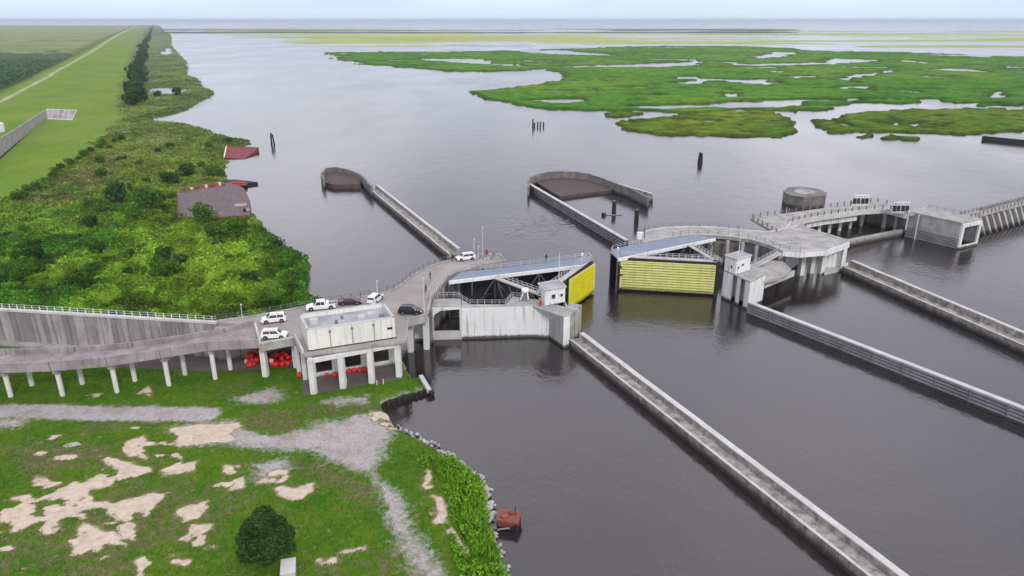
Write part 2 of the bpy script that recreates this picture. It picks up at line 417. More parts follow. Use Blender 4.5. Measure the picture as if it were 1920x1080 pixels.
# bare sand scars, traced on the ground
SAND = [
 [(0, 968), (50, 946), (20, 932), (75, 925), (85, 890), (98, 915), (130, 905), (170, 905), (195, 890), (175, 870), (190, 862), (215, 873), (270, 880), (275, 890), (230, 905), (185, 915), (178, 935), (215, 948), (262, 930), (310, 922), (318, 928), (285, 960), (250, 966), (225, 978), (205, 955), (170, 955), (140, 965), (120, 990), (102, 1010), (85, 1000), (88, 985), (40, 995), (36, 975)],
 [(118, 1022), (165, 985), (195, 990), (208, 1010), (240, 1035), (190, 1048), (165, 1035), (130, 1048)],
 [(225, 845), (268, 822), (278, 832), (272, 862), (240, 862)],
 [(290, 885), (325, 870), (312, 852), (336, 850), (333, 862), (320, 880), (345, 875), (370, 872), (358, 890), (315, 900)],
 [(330, 965), (385, 943), (375, 975), (345, 980)], [(250, 1080), (255, 1060), (300, 1030), (340, 1015), (372, 985), (410, 990), (405, 1000), (412, 1025), (375, 1030), (330, 1040), (300, 1050), (282, 1085)],
 [(320, 1050), (365, 1050), (350, 1070)], [(425, 878), (455, 875), (463, 895), (458, 915), (420, 922), (440, 905)], [(480, 905), (540, 870), (545, 890), (520, 905)],
 [(505, 920), (520, 912), (535, 925), (600, 912), (585, 930), (540, 948), (515, 938)], [(592, 1062), (640, 1048), (636, 1060), (600, 1068)], [(650, 1035), (692, 1024), (690, 1030), (655, 1040)],
 [(690, 778), (728, 764), (744, 797), (720, 800)], [(548, 998), (560, 993), (565, 1000), (552, 1006)], [(60, 822), (108, 818), (90, 832)], [(160, 740), (190, 737), (190, 743), (165, 745)], [(245, 742), (270, 728), (278, 742)],
 [(330, 805), (360, 800), (450, 795), (480, 815), (460, 830), (420, 835), (340, 832)],
 [(795, 885), (805, 890), (822, 940), (845, 985), (880, 1035), (872, 1040), (840, 1005), (815, 960)],
]
GRAV = [
 [(560, 818), (640, 790), (700, 775), (728, 800), (722, 850), (690, 890), (640, 870), (600, 845)],
 [(690, 890), (720, 905), (762, 930), (780, 990), (812, 1085), (775, 1085), (760, 1030), (725, 965), (700, 915)],
 [(330, 800), (420, 790), (560, 800), (640, 790), (640, 830), (560, 845), (440, 842), (350, 832)],
 [(440, 745), (520, 730), (535, 745), (470, 765)], [(-20, 786), (45, 786), (40, 803), (-20, 806)], [(600, 752), (690, 743), (680, 752), (620, 762)],
 [(480, 870), (545, 860), (548, 880), (490, 905)],
]
DIRT = [[(430, 790), (500, 760), (580, 770), (580, 810), (530, 820), (450, 810)], [(540, 760), (700, 745), (720, 765), (600, 790)], [(520, 850), (620, 860), (720, 920), (680, 960), (560, 900)], [(0, 830), (220, 830), (260, 870), (60, 900), (0, 890)],
        [(240, 870), (285, 872), (270, 888), (240, 885)], [(190, 1010), (260, 1020), (250, 1060), (180, 1050)], [(380, 925), (450, 880), (420, 960), (370, 1010)]]
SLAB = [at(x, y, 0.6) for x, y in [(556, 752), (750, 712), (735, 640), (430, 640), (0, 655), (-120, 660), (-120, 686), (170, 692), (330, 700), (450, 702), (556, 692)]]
def bank_z(x, y):
    s = sdist(x, y, BANK) + 1.6 * (fbm(x, y, 4, 3) - 0.5)
    z = -0.8 + 1.55 * sstep(-1.2, 2.6, s) + 0.35 * sstep(2, 14, s) + 0.22 * (fbm(x, y, 9, 4) - 0.5) + 0.09 * (fbm(x, y, 1.4, 3) - 0.5)
    fl = sstep(-1.0, 2.5, sdist(x, y, SLAB))
    return z * (1 - fl) + 0.55 * fl
def near_bank():
    xs, ys = np.meshgrid(np.arange(-125, 8, 0.36), np.arange(52, 147, 0.36))
    s = sdist(xs, ys, BANK)
    Z = bank_z(xs, ys)
    wx_ = xs + 4.2 * (fbm(xs, ys, 4.5, 4) - 0.5); wy_ = ys + 3.4 * (fbm(xs + 61, ys + 13, 4.5, 4) - 0.5)
    def m_of(polys, z=0.9, wd=0.55):
        r_ = np.zeros(xs.shape)
        for p in polys:
            r_ = np.maximum(r_, sstep(-wd, wd, sdist(wx_, wy_, px_poly(p, z))))
        return r_
    red = m_of(SAND, 0.9, 0.8) * (1 - 0.9 * sstep(0.59, 0.67, fbm(xs + 31, ys * 1.3, 3.0, 4))); grn = m_of(GRAV, 0.9, 2.4); blu = 0.8 * m_of(DIRT, 0.9, 4.0)
    red = np.maximum(red, 0.9 * sstep(0.66, 0.74, fbm(xs * 0.6 + 11, ys * 1.2 + 5, 2.6, 3)) * sstep(-14, -6, sdist(xs, ys, px_poly(SAND[0], 0.9))))
    grn = grn * (1 - m_of([[(440, 802), (480, 765), (570, 768), (585, 806), (520, 822)], [(350, 835), (430, 850), (520, 850), (440, 880)]], 0.9, 1.5))
    blu = np.maximum(blu, 0.6 * sstep(0.52, 0.72, fbm(xs, ys, 13, 4)))
    rd = np.full(xs.shape, 1e9)
    for (ax, ay), (bx, by) in zip(ROADC[:-1], ROADC[1:]):
        ex, ey = bx - ax, by - ay
        t = np.clip(((xs - ax) * ex + (ys - ay) * ey) / (ex * ex + ey * ey), 0, 1)
        rd = np.minimum(rd, np.hypot(xs - ax - t * ex, ys - ay - t * ey))
    grn = np.maximum(grn, sstep(3.1, 1.3, rd + 1.2 * (fbm(xs, ys, 3, 3) - 0.5)) * sstep(-41, -46, xs + 2 * fbm(xs, ys, 3, 2)))
    grn = np.maximum(grn, 0.5 * sstep(-1.0, 0.5, s) * sstep(2.2, 0.8, s))
    grid_mesh('ground', xs, ys, Z, s > -2.0, M['ground'], {'mask': np.stack([red, grn, blu], -1)})['kind'] = 'structure'
    return xs, ys, Z, red, grn, s
GX, GY, GZ, GR, GG, GS = near_bank()
# concrete apron under the deck
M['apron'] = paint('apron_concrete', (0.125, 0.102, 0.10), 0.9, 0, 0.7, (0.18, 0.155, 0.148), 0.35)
for nm, pl_ in (('concrete_apron', [(556, 752), (750, 712), (735, 640), (548, 646), (556, 692)]), ('ramp_apron', [(560, 690), (556, 640), (430, 640), (0, 655), (-120, 660), (-120, 686), (170, 692), (330, 700), (450, 702)])):  # ramp apron's dark paving also paints the shaded strip below the floodwall
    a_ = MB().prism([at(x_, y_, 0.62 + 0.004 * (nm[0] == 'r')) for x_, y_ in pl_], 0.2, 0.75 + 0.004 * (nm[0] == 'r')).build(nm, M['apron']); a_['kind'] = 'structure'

# short grass over the bank: real blades, denser and taller along the water
def grass():
    n = 230000
    x = rng.uniform(-112, 4, n); y = rng.uniform(56, 131, n)
    i = np.clip(((y - 52) / 0.36).astype(int), 0, GX.shape[0] - 1); j = np.clip(((x + 125) / 0.36).astype(int), 0, GX.shape[1] - 1)
    s = GS[i, j]
    strip = sstep(7.5, 3.0, s) * sstep(0.4, 1.2, s) * (y < 92) * (fbm(x, y, 3, 3) > 0.36)
    okr = (GR[i, j] < 0.45) & (GG[i, j] < 0.45 * rng.random(n) + 0.2) & (s > 0.8) & (sdist(x, y, SLAB) < -0.2)
    keep = okr & ((rng.random(n) < 0.5) | (strip > 0.3))
    x, y, strip = x[keep], y[keep], strip[keep]
    P = np.stack([x, y, bank_z(x, y) - 0.02], 1)
    h = 0.16 + 0.16 * rng.random(len(x)) + strip * (0.45 + 0.5 * rng.random(len(x)))
    co, q = blade_tris(P, h, 0.06 + 0.10 * strip[:, None], 0.45)
    me = fast_mesh('grass', co, q)
    g = fbm(x, y, 6, 4)[:, None]; v = (0.75 + 0.5 * rng.random((len(x), 1)))
    dull = np.array([[0.055, 0.14, 0.012]]) * (1 - sstep(0.4, 0.65, g)) + np.array([[0.10, 0.17, 0.015]]) * sstep(0.4, 0.65, g)
    lush = np.array([[0.15, 0.32, 0.02]])
    t = (dull * (1 - strip[:, None]) + lush * strip[:, None]) * v
    set_col(me, 'tint', np.repeat(t, 3, 0))
    tag(link_mesh('grass', me, M['leaf_attr']), 'green grass covering the sandy foreground bank', 'grass', kind='stuff')
    # thick weeds along the water edge
    n = 26000
    x = rng.uniform(-25, 4, n); y = rng.uniform(56, 95, n)
    i = np.clip(((y - 52) / 0.36).astype(int), 0, GX.shape[0] - 1); j = np.clip(((x + 125) / 0.36).astype(int), 0, GX.shape[1] - 1)
    s = GS[i, j]; f = fbm(x, y, 2.6, 3)
    k = (s > 1.0) & (s < 6.5) & (f > 0.40) & (GR[i, j] < 0.3) & (GG[i, j] < 0.6) & (y < 90)
    x, y, f = x[k], y[k], f[k]
    P = np.stack([x, y, bank_z(x, y) + 1.5 * sstep(0.40, 0.7, f) * rng.random(len(x)) ** 0.5], 1)
    co, q = leaf_quads(P, 0.26, 0.8)
    me = fast_mesh('weeds', co, q)
    t = np.array([[0.08, 0.23, 0.014]]) + np.array([[0.10, 0.11, 0.01]]) * rng.random((len(x), 1))
    set_col(me, 'tint', np.repeat(t, 4, 0))
    tag(link_mesh('weeds', me, M['leaf_attr']), 'tall bright green weeds along the rubble shoreline', 'weeds', kind='stuff')
grass()

# ------------------------------------------------------------------ left shore beyond the floodwall: thicket, levee, fields
COAST = [(606, 584), (577, 566), (577, 520), (582, 497), (560, 480), (530, 464), (500, 438), (480, 414), (466, 392), (440, 352), (424, 335), (420, 316), (428, 302), (418, 290), (436, 276), (468, 270), (472, 264), (448, 262), (420, 256), (390, 244), (360, 235), (320, 230), (285, 227), (288, 220), (330, 212), (350, 205), (368, 193), (398, 180), (402, 171), (380, 163), (372, 148), (350, 140), (352, 118), (332, 97), (322, 85), (322, 66), (308, 57), (300, 49), (286, 44)]
SHORE = px_poly(COAST, 0.2)
LEFTLAND = SHORE + [(-6000, 9000), (-9000, 9000), (-1500, 118), (-150, 118), (-40, 118), (-30, 134)]
# levee: toe and crest lines run towards one vanishing point
TOE_A, TOE_B = Vector(at(0, 385, 1.0)), Vector(at(266, 60, 1.0))
CR_A, CR_B = Vector(at(0, 188, 6.0)), Vector(at(218, 66, 6.0))
def line_off(x, y, A, B):
    d = (B - A).normalized(); return (x - A.x) * d.y - (y - A.y) * d.x      # positive to the right
TOEL = [Vector(at(px, py, 1.0)) for px, py in [(-120, 445), (0, 385), (60, 352), (120, 316), (175, 272), (215, 238), (230, 218), (232, 190), (248, 125), (258, 85), (270, 58), (280, 46)]]
CRESTL = [Vector(at(px, py, 6.0)) for px, py in [(-400, 330), (-120, 243), (0, 187), (70, 151), (165, 99), (200, 77), (222, 64), (244, 54), (262, 46)]]
def x_at(line, y):
    ys = np.array([p.y for p in line]); xs = np.array([p.x for p in line])
    return np.interp(y, ys, xs)
LPONDS = [px_poly(q_, 0.2) for q_ in ([(272, 173), (284, 165), (312, 163), (330, 167), (352, 166), (346, 173), (320, 178), (290, 176)], [(298, 102), (312, 90), (326, 93), (318, 104)], [(220, 248), (236, 243), (252, 246), (278, 247), (268, 251), (238, 251)])]
def left_z(x, y, rough=True):
    s = sdist(x, y, SHORE + [(-6000, 9000), (-9000, 9000), (-1500, 100), (-20, 100)])
    sc = np.clip(y / 250, 0.4, 4)
    z = -0.6 + 1.5 * sstep(-1.0 * sc, 2.0 * sc, s + 4.0 * sc * (fbm(x, y, 9, 4) - 0.5))
    for q_ in LPONDS: z = z - 1.6 * sstep(-1.5, 1.5, sdist(x, y, q_) + 3 * np.clip(y / 130, 1, 9) * (fbm(x, y, 5 * np.clip(y / 200, 1, 6), 3) - 0.5)) * (z > -0.2)
    t, c = x_at(TOEL, y), x_at(CRESTL, y)
    u = np.clip((t - x) / np.maximum(t - c, 1), 0, 1)
    z = z + 5.1 * np.where(x < t, sstep(0.0, 1.0, u) ** 1.0, 0)
    back = sstep(8, 34, c - x)
    z = z * (1 - back) + back * 0.9
    return z, s, u, t, c
def polar(us, ys):
    U, Y = np.meshgrid(us, ys); return U * Y, Y
LYS = np.concatenate([np.arange(118, 300, 1.3), 300 * (9000 / 300) ** (np.linspace(0, 1, 330) ** 1.0)])
def left_land():
    us = np.linspace(-1.05, -0.18, 560)
    X, Y = polar(us, LYS)
    Z, s, u, t, c = left_z(X, Y)
    lev = sstep(-2, 2, t - X + 6 * (fbm(X, Y, 12, 3) - 0.5)) * sstep(-4, 4, X - c + 10)
    tr = np.exp(-((X - c - 3 + 3 * (fbm(X, Y, 40, 3) - 0.5)) / (1.3 + Y / 700)) ** 2) * (0.35 + 0.9 * fbm(X, Y, 18, 3))               # crest track
    fld = sstep(30, 60, c - X)
    m = np.stack([lev, np.clip(tr, 0, 1), fld], -1)
    mt, n, b = mat('left_shore_ground')
    a = N(n, 'ShaderNodeVertexColor', layer_name='mask'); sp_ = n.nodes.new('ShaderNodeSeparateColor'); n.links.new(a.outputs['Color'], sp_.inputs[0])
    cc = mixc(n, ramp(n, noise(n, 0.03, 5), 0.36, 0.64), (0.075, 0.105, 0.02), (0.13, 0.15, 0.035))
    lv = mixc(n, ramp(n, noise(n, 0.02, 5), 0.36, 0.64), (0.125, 0.23, 0.022), (0.19, 0.265, 0.035))
    lv = mixc(n, ramp(n, noise(n, 0.12, 4, sxyz=(1, 0.25, 1)), 0.45, 0.7, 0, 0.5), lv, (0.10, 0.165, 0.028))
    lv = mixc(n, ramp(n, noise(n, 0.05, 5, sxyz=(1.0, 0.16, 1.0), rough=0.65), 0.48, 0.62, 0, 0.55), lv, (0.20, 0.235, 0.06))
    lv = mixc(n, ramp(n, noise(n, 0.4, 4), 0.35, 0.7, 0, 0.35), lv, (0.075, 0.15, 0.02))
    fc = mixc(n, ramp(n, noise(n, 0.0035, 5, sxyz=(1, 1.6, 1)), 0.40, 0.60), (0.15, 0.19, 0.05), (0.24, 0.26, 0.10))
    cc = mixc(n, sp_.outputs['Blue'], cc, fc); cc = mixc(n, sp_.outputs['Red'], cc, lv); cc = mixc(n, sp_.outputs['Green'], cc, (0.40, 0.42, 0.28))
    n.links.new(cc, b.inputs['Base Color']); b.inputs['Roughness'].default_value = 0.95; b.inputs['Specular IOR Level'].default_value = 0.05
    bump(n, b, noise(n, 0.6, 5, rough=0.7), 0.6, 0.3)
    fa, fb_, fc_ = at(-120, 571, 8.4), at(405, 603, 8.4), at(735, 560, 8.4)       # the floodwall bounds it on this side
    yw = np.interp(X, [fa[0] - 60, fa[0], fb_[0], fc_[0]], [fa[1], fa[1], fb_[1], fc_[1]])
    o = grid_mesh('terrain', X, Y, Z, (s > -12 * np.clip(Y / 250, 0.4, 4)) & (Y > yw + 1.4), mt, {'mask': m})
    tag(o, 'green levee slope and fields along the shore', kind='structure')
left_land()
def ray_hit_left(px, py):
    return at(px, py, 1.0)
BARGE_CLEAR = [px_poly([(330, 352), (425, 335), (478, 352), (480, 400), (470, 412), (330, 415)], 1.2), px_poly([(418, 277), (486, 275), (470, 300), (418, 302)], 1.0)]
def domes(x, y, s, seed=0):
    x, y = x / s, y / s; xi, yi = np.floor(x).astype(int), np.floor(y).astype(int)
    best = np.zeros(np.shape(x)); rnd_ = np.zeros(np.shape(x))
    for i in (-1, 0, 1):
        for j in (-1, 0, 1):
            a, b_ = (xi + i + seed * 37) % 509, (yi + j + seed * 91) % 503
            cx, cy, r_ = xi + i + _P[a, b_], yi + j + _P[b_, a], 0.55 + 0.45 * _P[(a * 7 + 3) % 512, (b_ * 5 + 1) % 512]
            h = np.sqrt(np.clip(1 - ((x - cx) ** 2 + (y - cy) ** 2) / (0.95 * r_) ** 2, 0, 1)) * r_
            m = h > best; best = np.where(m, h, best); rnd_ = np.where(m, _P[(a * 3 + 11) % 512, (b_ * 13 + 5) % 512], rnd_)
    return best, rnd_
def thicket_h(x, y):
    a = fbm(x, y, 16, 3); b_ = fbm(x + 300, y, 4.2, 3); c = fbm(x + 900, y, 1.8, 2)
    tall = sstep(0.50, 0.66, fbm(x + 70, y + 40, 26, 3))
    return (0.3 + 0.35 * c) * (1 - 0.4 * sstep(200, 330, y)) + (1 - 0.85 * sstep(210, 330, y)) * (domes(x, y, 4.6)[0] * (0.8 + 1.5 * sstep(0.42, 0.62, a) + 1.0 * tall) + domes(x, y, 2.1, 1)[0] * (0.5 + 0.6 * b_))
MEADOW = px_poly([(250, 440), (330, 432), (420, 460), (480, 480), (500, 560), (380, 560), (300, 520), (220, 500)], 1.5)
STRAW = px_poly([(0, 395), (60, 372), (130, 330), (200, 285), (300, 240), (330, 260), (240, 330), (200, 350), (110, 395), (0, 410)], 1.2)
def thicket():
    us = np.linspace(-0.80, -0.22, 470)
    ys = 126 * (3000 / 126) ** np.linspace(0, 1, 760)
    X, Y = polar(us, ys)
    Z, s, u, t, c = left_z(X, Y)
    sc = np.clip(Y / 200, 0.7, 4)
    inside = sstep(-0.6 * sc, 1.2 * sc, s + 3.0 * sc * (fbm(X, Y, 7, 3) - 0.5)) * sstep(-2 * sc, 1.0 * sc, X - t + 7 * sc * (fbm(X, Y, 8, 3) - 0.5))
    for b_ in BARGE_CLEAR: inside = inside * sstep(1.5, -1.0, sdist(X, Y, b_))
    fa, fb_, fc_ = at(-120, 571, 8.4), at(405, 603, 8.4), at(735, 560, 8.4)
    inside = inside * (Y > np.interp(X, [fa[0] - 60, fa[0], fb_[0], fc_[0]], [fa[1], fa[1], fb_[1], fc_[1]]) + 1.0)
    hh = thicket_h(X, Y) * (1 - 0.45 * sstep(-4, 4, sdist(X, Y, STRAW)))
    for q_ in LPONDS: inside = inside * sstep(1.5, -1.5, sdist(X, Y, q_))
    Zc = Z - 0.05 + inside * hh * 0.8
    tint = tints(X.ravel(), Y.ravel()).reshape(*X.shape, 3) * 0.8
    o = grid_mesh('undergrowth', X, Y, Zc, inside > 0.08, M['leaf_attr'], {'tint': tint}, smooth=False)
    tag(o, 'dense green marsh thicket behind the floodwall', 'undergrowth', kind='stuff')
    # leaves through its upper layer
    n = 260000
    r1 = rng.random(n); Yp = 132 * (1500 / 132) ** r1 ** 1.25
    Up = rng.uniform(-0.80, -0.24, n); Xp = Up * Yp
    Zp, s, u, t, c = left_z(Xp, Yp); sc = np.clip(Yp / 200, 0.7, 4)
    k = (s + 3.0 * sc * (fbm(Xp, Yp, 7, 3) - 0.5) > 0.0) & (Xp - t + 7 * sc * (fbm(Xp, Yp, 8, 3) - 0.5) > -0.7 * sc)
    k &= Yp > np.interp(Xp, [fa[0] - 60, fa[0], fb_[0], fc_[0]], [fa[1], fa[1], fb_[1], fc_[1]]) + 1.2
    for b_ in BARGE_CLEAR: k &= sdist(Xp, Yp, b_) < 0.3
    for q_ in LPONDS: k &= sdist(Xp, Yp, q_) < -0.5
    Xp, Yp, Zp = Xp[k], Yp[k], Zp[k]
    hh = thicket_h(Xp, Yp) * (1 - 0.45 * sstep(-4, 4, sdist(Xp, Yp, STRAW)))
    P = np.stack([Xp, Yp, Zp + hh * (0.80 + 0.32 * rng.random(len(Xp)))], 1)
    size = (0.0016 * np.minimum(Yp, 330) + 0.05)[:, None]
    co, q = leaf_quads(P, size, 0.9)
    me = fast_mesh('thicket_leaves', co, q)
    tt = tints(Xp, Yp) * (0.65 + 0.95 * rng.random((len(Xp), 1)))
    set_col(me, 'tint', np.repeat(tt, 4, 0))
    lo = link_mesh('leaves', me, M['leaf_attr'], o); lo['kind'] = 'stuff'
def tints(x, y):
    g = fbm(x, y, 22, 4)[:, None]; g2 = fbm(x + 500, y, 7, 3)[:, None]
    mead = sstep(-6, 6, sdist(x, y, MEADOW))[:, None]; straw = sstep(-4, 4, sdist(x, y, STRAW) + 6 * (fbm(x, y, 6, 3) - 0.5))[:, None]
    base = np.array([[0.052, 0.145, 0.014]]) * (1 - sstep(0.38, 0.6, g)) + np.array([[0.125, 0.225, 0.018]]) * sstep(0.38, 0.6, g)
    base = base * (1 - 0.55 * sstep(0.5, 0.68, g2))
    base = base * (1 - 0.8 * mead) + 0.8 * mead * np.array([[0.165, 0.27, 0.02]])
    base = base * (1 - 0.7 * straw * sstep(0.42, 0.55, g2)) + 0.7 * straw * sstep(0.42, 0.55, g2) * np.array([[0.21, 0.20, 0.085]])
    dr = domes(x, y, 4.6)[1][:, None]; base = base * (0.62 + 0.85 * dr)
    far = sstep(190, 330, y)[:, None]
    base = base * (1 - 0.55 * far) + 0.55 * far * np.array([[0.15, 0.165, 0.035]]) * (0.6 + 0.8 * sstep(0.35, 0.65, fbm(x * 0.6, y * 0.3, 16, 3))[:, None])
    return base
thicket()

# ------------------------------------------------------------------ trees and shrubs
def crown_mesh(name, r, n, seed, lobes=9, size=0.22, flat=0.8, spread=0.38):
    g = np.random.default_rng(seed)
    pts = []
    cs = [(np.zeros(3), 0.66)] + [(np.append(np.clip(g.normal(size=2) * spread, -0.62, 0.62), g.uniform(-0.35, 0.5)), g.uniform(0.2, 0.44)) for _ in range(lobes)]
    wsum = sum(c[1] ** 2 for c in cs)
    for c, rad in cs:
        k = int(n * rad ** 2 / wsum)
        d = g.normal(size=(k, 3)); d /= np.linalg.norm(d, axis=1, keepdims=True)
        pts.append(c + d * rad * (0.72 + 0.36 * g.random((k, 1)) ** 0.7))
    P = np.concatenate(pts); P[:, 2] *= flat; P = P[P[:, 2] > -0.55] * r
    co, q = leaf_quads(P, size * r, 1.0, g)
    return fast_mesh(name, co, q)
def tree(name, label, loc, r, mt, seed, trunk_h, n=1500, size=0.10, group=None, cat='tree', crown=None, sq=1.0):
    t = empty(name, loc); tag(t, label, cat, group)
    mb = MB(); g = random.Random(seed)
    mb.tube((0, 0, -0.5), (0.1 * r, 0.05 * r, trunk_h), 0.10 * r + 0.05, 0.06 * r + 0.03, 7)
    for k in range(5):
        a = k * 1.26 + g.random(); e = Vector((math.cos(a) * r * 0.5, math.sin(a) * r * 0.5, trunk_h + r * g.uniform(0.25, 0.6)))
        mb.tube((0.1 * r, 0.05 * r, trunk_h * 0.85), e, 0.045 * r + 0.02, 0.015 * r, 5)
    mb.build('trunk', M['bark'], t)
    me = crown or crown_mesh(name + '_crown', 1.0, n, seed, size=size, lobes=30, spread=0.44)
    c = link_mesh('crown', me, None, t)
    if not me.materials: me.materials.append(mt)
    c.location = (0, 0, trunk_h + r * 0.42 * sq); c.scale = (r, r, r * sq)
    c.rotation_euler = (0, 0, g.random() * 6)
    return t
x, y = at(505, 1046, 1.0)
tree('tree', 'dark green leafy tree in the bottom foreground grass', (x, y, 0.9), 3.6, M['leaf_dark'], 11, 1.7, n=15000, size=0.05, sq=1.1)
CR_D = [crown_mesh('crown_dark_%d' % k, 1.0, 420, 40 + k, size=0.15) for k in range(4)]
CR_M = [crown_mesh('crown_mid_%d' % k, 1.0, 700, 50 + k, size=0.11) for k in range(4)]
for me in CR_D: me.materials.append(M['leaf_far'])
for me in CR_M: me.materials.append(M['leaf_mid'])
def shrub_at(px, py, r, label, k, cat='shrub', dark=False, name='shrub', group=None, sq=1.0):
    x, y = at(px, py, 1.2)
    return tree(name, label, (x, y, 0.7), r, None, k, (0.8 if py > 375 else 0.22) * r, group=group, cat=cat, crown=(CR_D if dark else CR_M)[k % 4], sq=sq)
shrub_at(283, 404, 5.6, 'large bright green bush beside the rust stained barge', 1)
shrub_at(222, 392, 5.0, 'dark rounded bush standing next to the large bright bush', 2, dark=True)
shrub_at(384, 424, 4.4, 'round bush hiding the lower edge of the grounded barge', 3)
shrub_at(408, 462, 4.2, 'light green bush in front of the barge, nearer the floodwall', 0)
shrub_at(452, 440, 3.0, 'low bush on the shoreline below the barge corner', 2)
shrub_at(318, 345, 4.4, 'dark bush at the upper left corner of the barge', 13, dark=True)
shrub_at(436, 452, 3.6, 'mid green bush below the barge toward the water', 14)
shrub_at(255, 424, 3.6, 'mid green bush below the large bright bush', 15)
shrub_at(172, 432, 3.0, 'small dark bush in the middle of the thicket', 5, dark=True)
shrub_at(350, 330, 4.6, 'dark bush above the barge on the shore', 6, dark=True)
shrub_at(402, 330, 4.2, 'olive bush at the water edge above the barge', 7)
shrub_at(296, 180, 4.0, 'dark bush on the near edge of the white shore pond', 9, dark=True)
shrub_at(331, 178, 5.5, 'taller dark bush cutting across the white shore pond', 10, dark=True)
shrub_at(430, 266, 2.2, 'tiny dark bush on the spit above the red hull', 8, dark=True)
g = random.Random(3)
for k in range(44):                                                        # lone bushes that rise out of the thicket
    px, py = g.choice([(g.uniform(20, 230), g.uniform(440, 540)), (g.uniform(240, 540), g.uniform(470, 555)), (g.uniform(180, 400), g.uniform(270, 345))])
    if 330 < px < 480 and 335 < py < 440: continue
    shrub_at(px, py, g.uniform(1.6, 3.0), ['mid green rounded bush rising out of the marsh thicket', 'dark green rounded bush rising out of the marsh thicket'][k % 3 == 0], 20 + k, group=['mid green', 'dark green'][k % 3 == 0] + ' bushes in the marsh thicket', dark=(k % 3 == 0))
for k in range(16):                                                        # along the foot of the levee
    f = k / 15; px = 205 - 195 * f + g.uniform(-6, 6); py = 262 + 118 * f ** 1.25
    shrub_at(px + 18, py, g.uniform(1.7, 2.8), 'green bush along the foot of the levee', 60 + k, group='bushes at the levee foot', dark=(k % 4 == 0))
for k in range(24):                                                        # dark tree line between levee and shore
    f = k / 23; py = 199 * (1 - f) ** 1.3 + 92 * (1 - (1 - f) ** 1.3); px = 252 * (1 - f) + 271 * f + (5 if k % 2 else -6) * (1 - f)
    x, y = at(px + g.uniform(-4, 4), py, 1.0)
    tree('tree', 'dark tree in the row between the levee and the shore', (x, y, 0.6), g.uniform(7.0, 9.0), None, 90 + k, 2.6, group='tree row along the levee', crown=CR_D[k % 4], sq=1.05)

for k in range(18):
    f = k / 17; py = 92 * (1 - f) + 47 * f; px = 272 * (1 - f) + 287 * f
    x, y = at(px, py, 1.0)
    tree('tree', 'far dark tree in the row continuing toward the horizon', (x + g.uniform(-6, 6), y, 0.6), g.uniform(7.0, 9.5), None, 190 + k, 2.6, group='far trees along the levee', crown=CR_D[k % 4], sq=1.0)

# wood beyond the levee
def wood():
    us = np.linspace(-0.86, -0.52, 220); ys = 350 * (1300 / 350) ** np.linspace(0, 1, 220)
    X, Y = polar(us, ys)
    poly = px_poly([(-240, 205), (0, 172), (60, 148), (110, 118), (170, 88), (165, 83), (60, 80), (0, 82), (-240, 86)], 3.0)
    s = sdist(X, Y, poly) + 18 * (fbm(X, Y, 30, 3) - 0.5)
    a = sstep(-3, 6, s)
    Z = 0.5 + a * (4.5 + 6.5 * np.abs(fbm(X, Y, 16, 3) - 0.3) + 2.0 * fbm(X, Y, 5, 2))
    o = grid_mesh('wood', X, Y, Z, a > 0.02, M['leaf_far'], smooth=False)
    tag(o, 'dark green wood beyond the levee crest', 'wood', kind='stuff')
    n = 45000
    Yp = 350 * (1100 / 350) ** rng.random(n); Xp = rng.uniform(-0.86, -0.52, n) * Yp
    s = sdist(Xp, Yp, poly) + 18 * (fbm(Xp, Yp, 30, 3) - 0.5); k = s > 0; Xp, Yp = Xp[k], Yp[k]
    Zp = 0.5 + 4.5 + 6.5 * np.abs(fbm(Xp, Yp, 16, 3) - 0.3) + 2.0 * fbm(Xp, Yp, 5, 2)
    co, q = leaf_quads(np.stack([Xp, Yp, Zp + rng.normal(size=len(Xp)) * 0.6], 1), 1.0, 0.9)
    lo = link_mesh('leaves', fast_mesh('wood_leaves', co, q), M['leaf_far'], o); lo['kind'] = 'stuff'
wood()

# ------------------------------------------------------------------ marsh islands on the lake
MARSH = [
 [(612, 98), (640, 112), (690, 122), (780, 128), (870, 134), (985, 134), (1020, 130), (1060, 138), (1050, 150), (1010, 158), (960, 165), (890, 171), (905, 183), (940, 192), (1000, 200), (1080, 206), (1190, 206), (1290, 212), (1400, 206), (1480, 208), (1540, 206), (1560, 196), (1600, 192), (1690, 194), (1760, 190), (1840, 200), (1990, 190), (2100, 180), (2100, 106), (1900, 106), (1700, 98), (1560, 96), (1480, 90), (1380, 86), (1250, 86), (1160, 88), (1050, 92), (900, 96), (760, 97)],
 [(1150, 232), (1180, 224), (1230, 222), (1290, 214), (1380, 208), (1440, 209), (1475, 222), (1494, 246), (1470, 256), (1400, 257), (1330, 253), (1220, 251), (1170, 244)],
 [(1128, 216), (1160, 211), (1198, 212), (1190, 218), (1150, 219)],
 [(1524, 226), (1570, 220), (1620, 210), (1700, 206), (1800, 204), (2000, 196), (2000, 240), (1900, 244), (1800, 250), (1700, 248), (1640, 246), (1560, 248), (1530, 236)],
 [(1606, 256), (1635, 249), (1640, 255), (1615, 259)], [(1642, 258), (1670, 254), (1725, 258), (1720, 261), (1650, 261)],
]
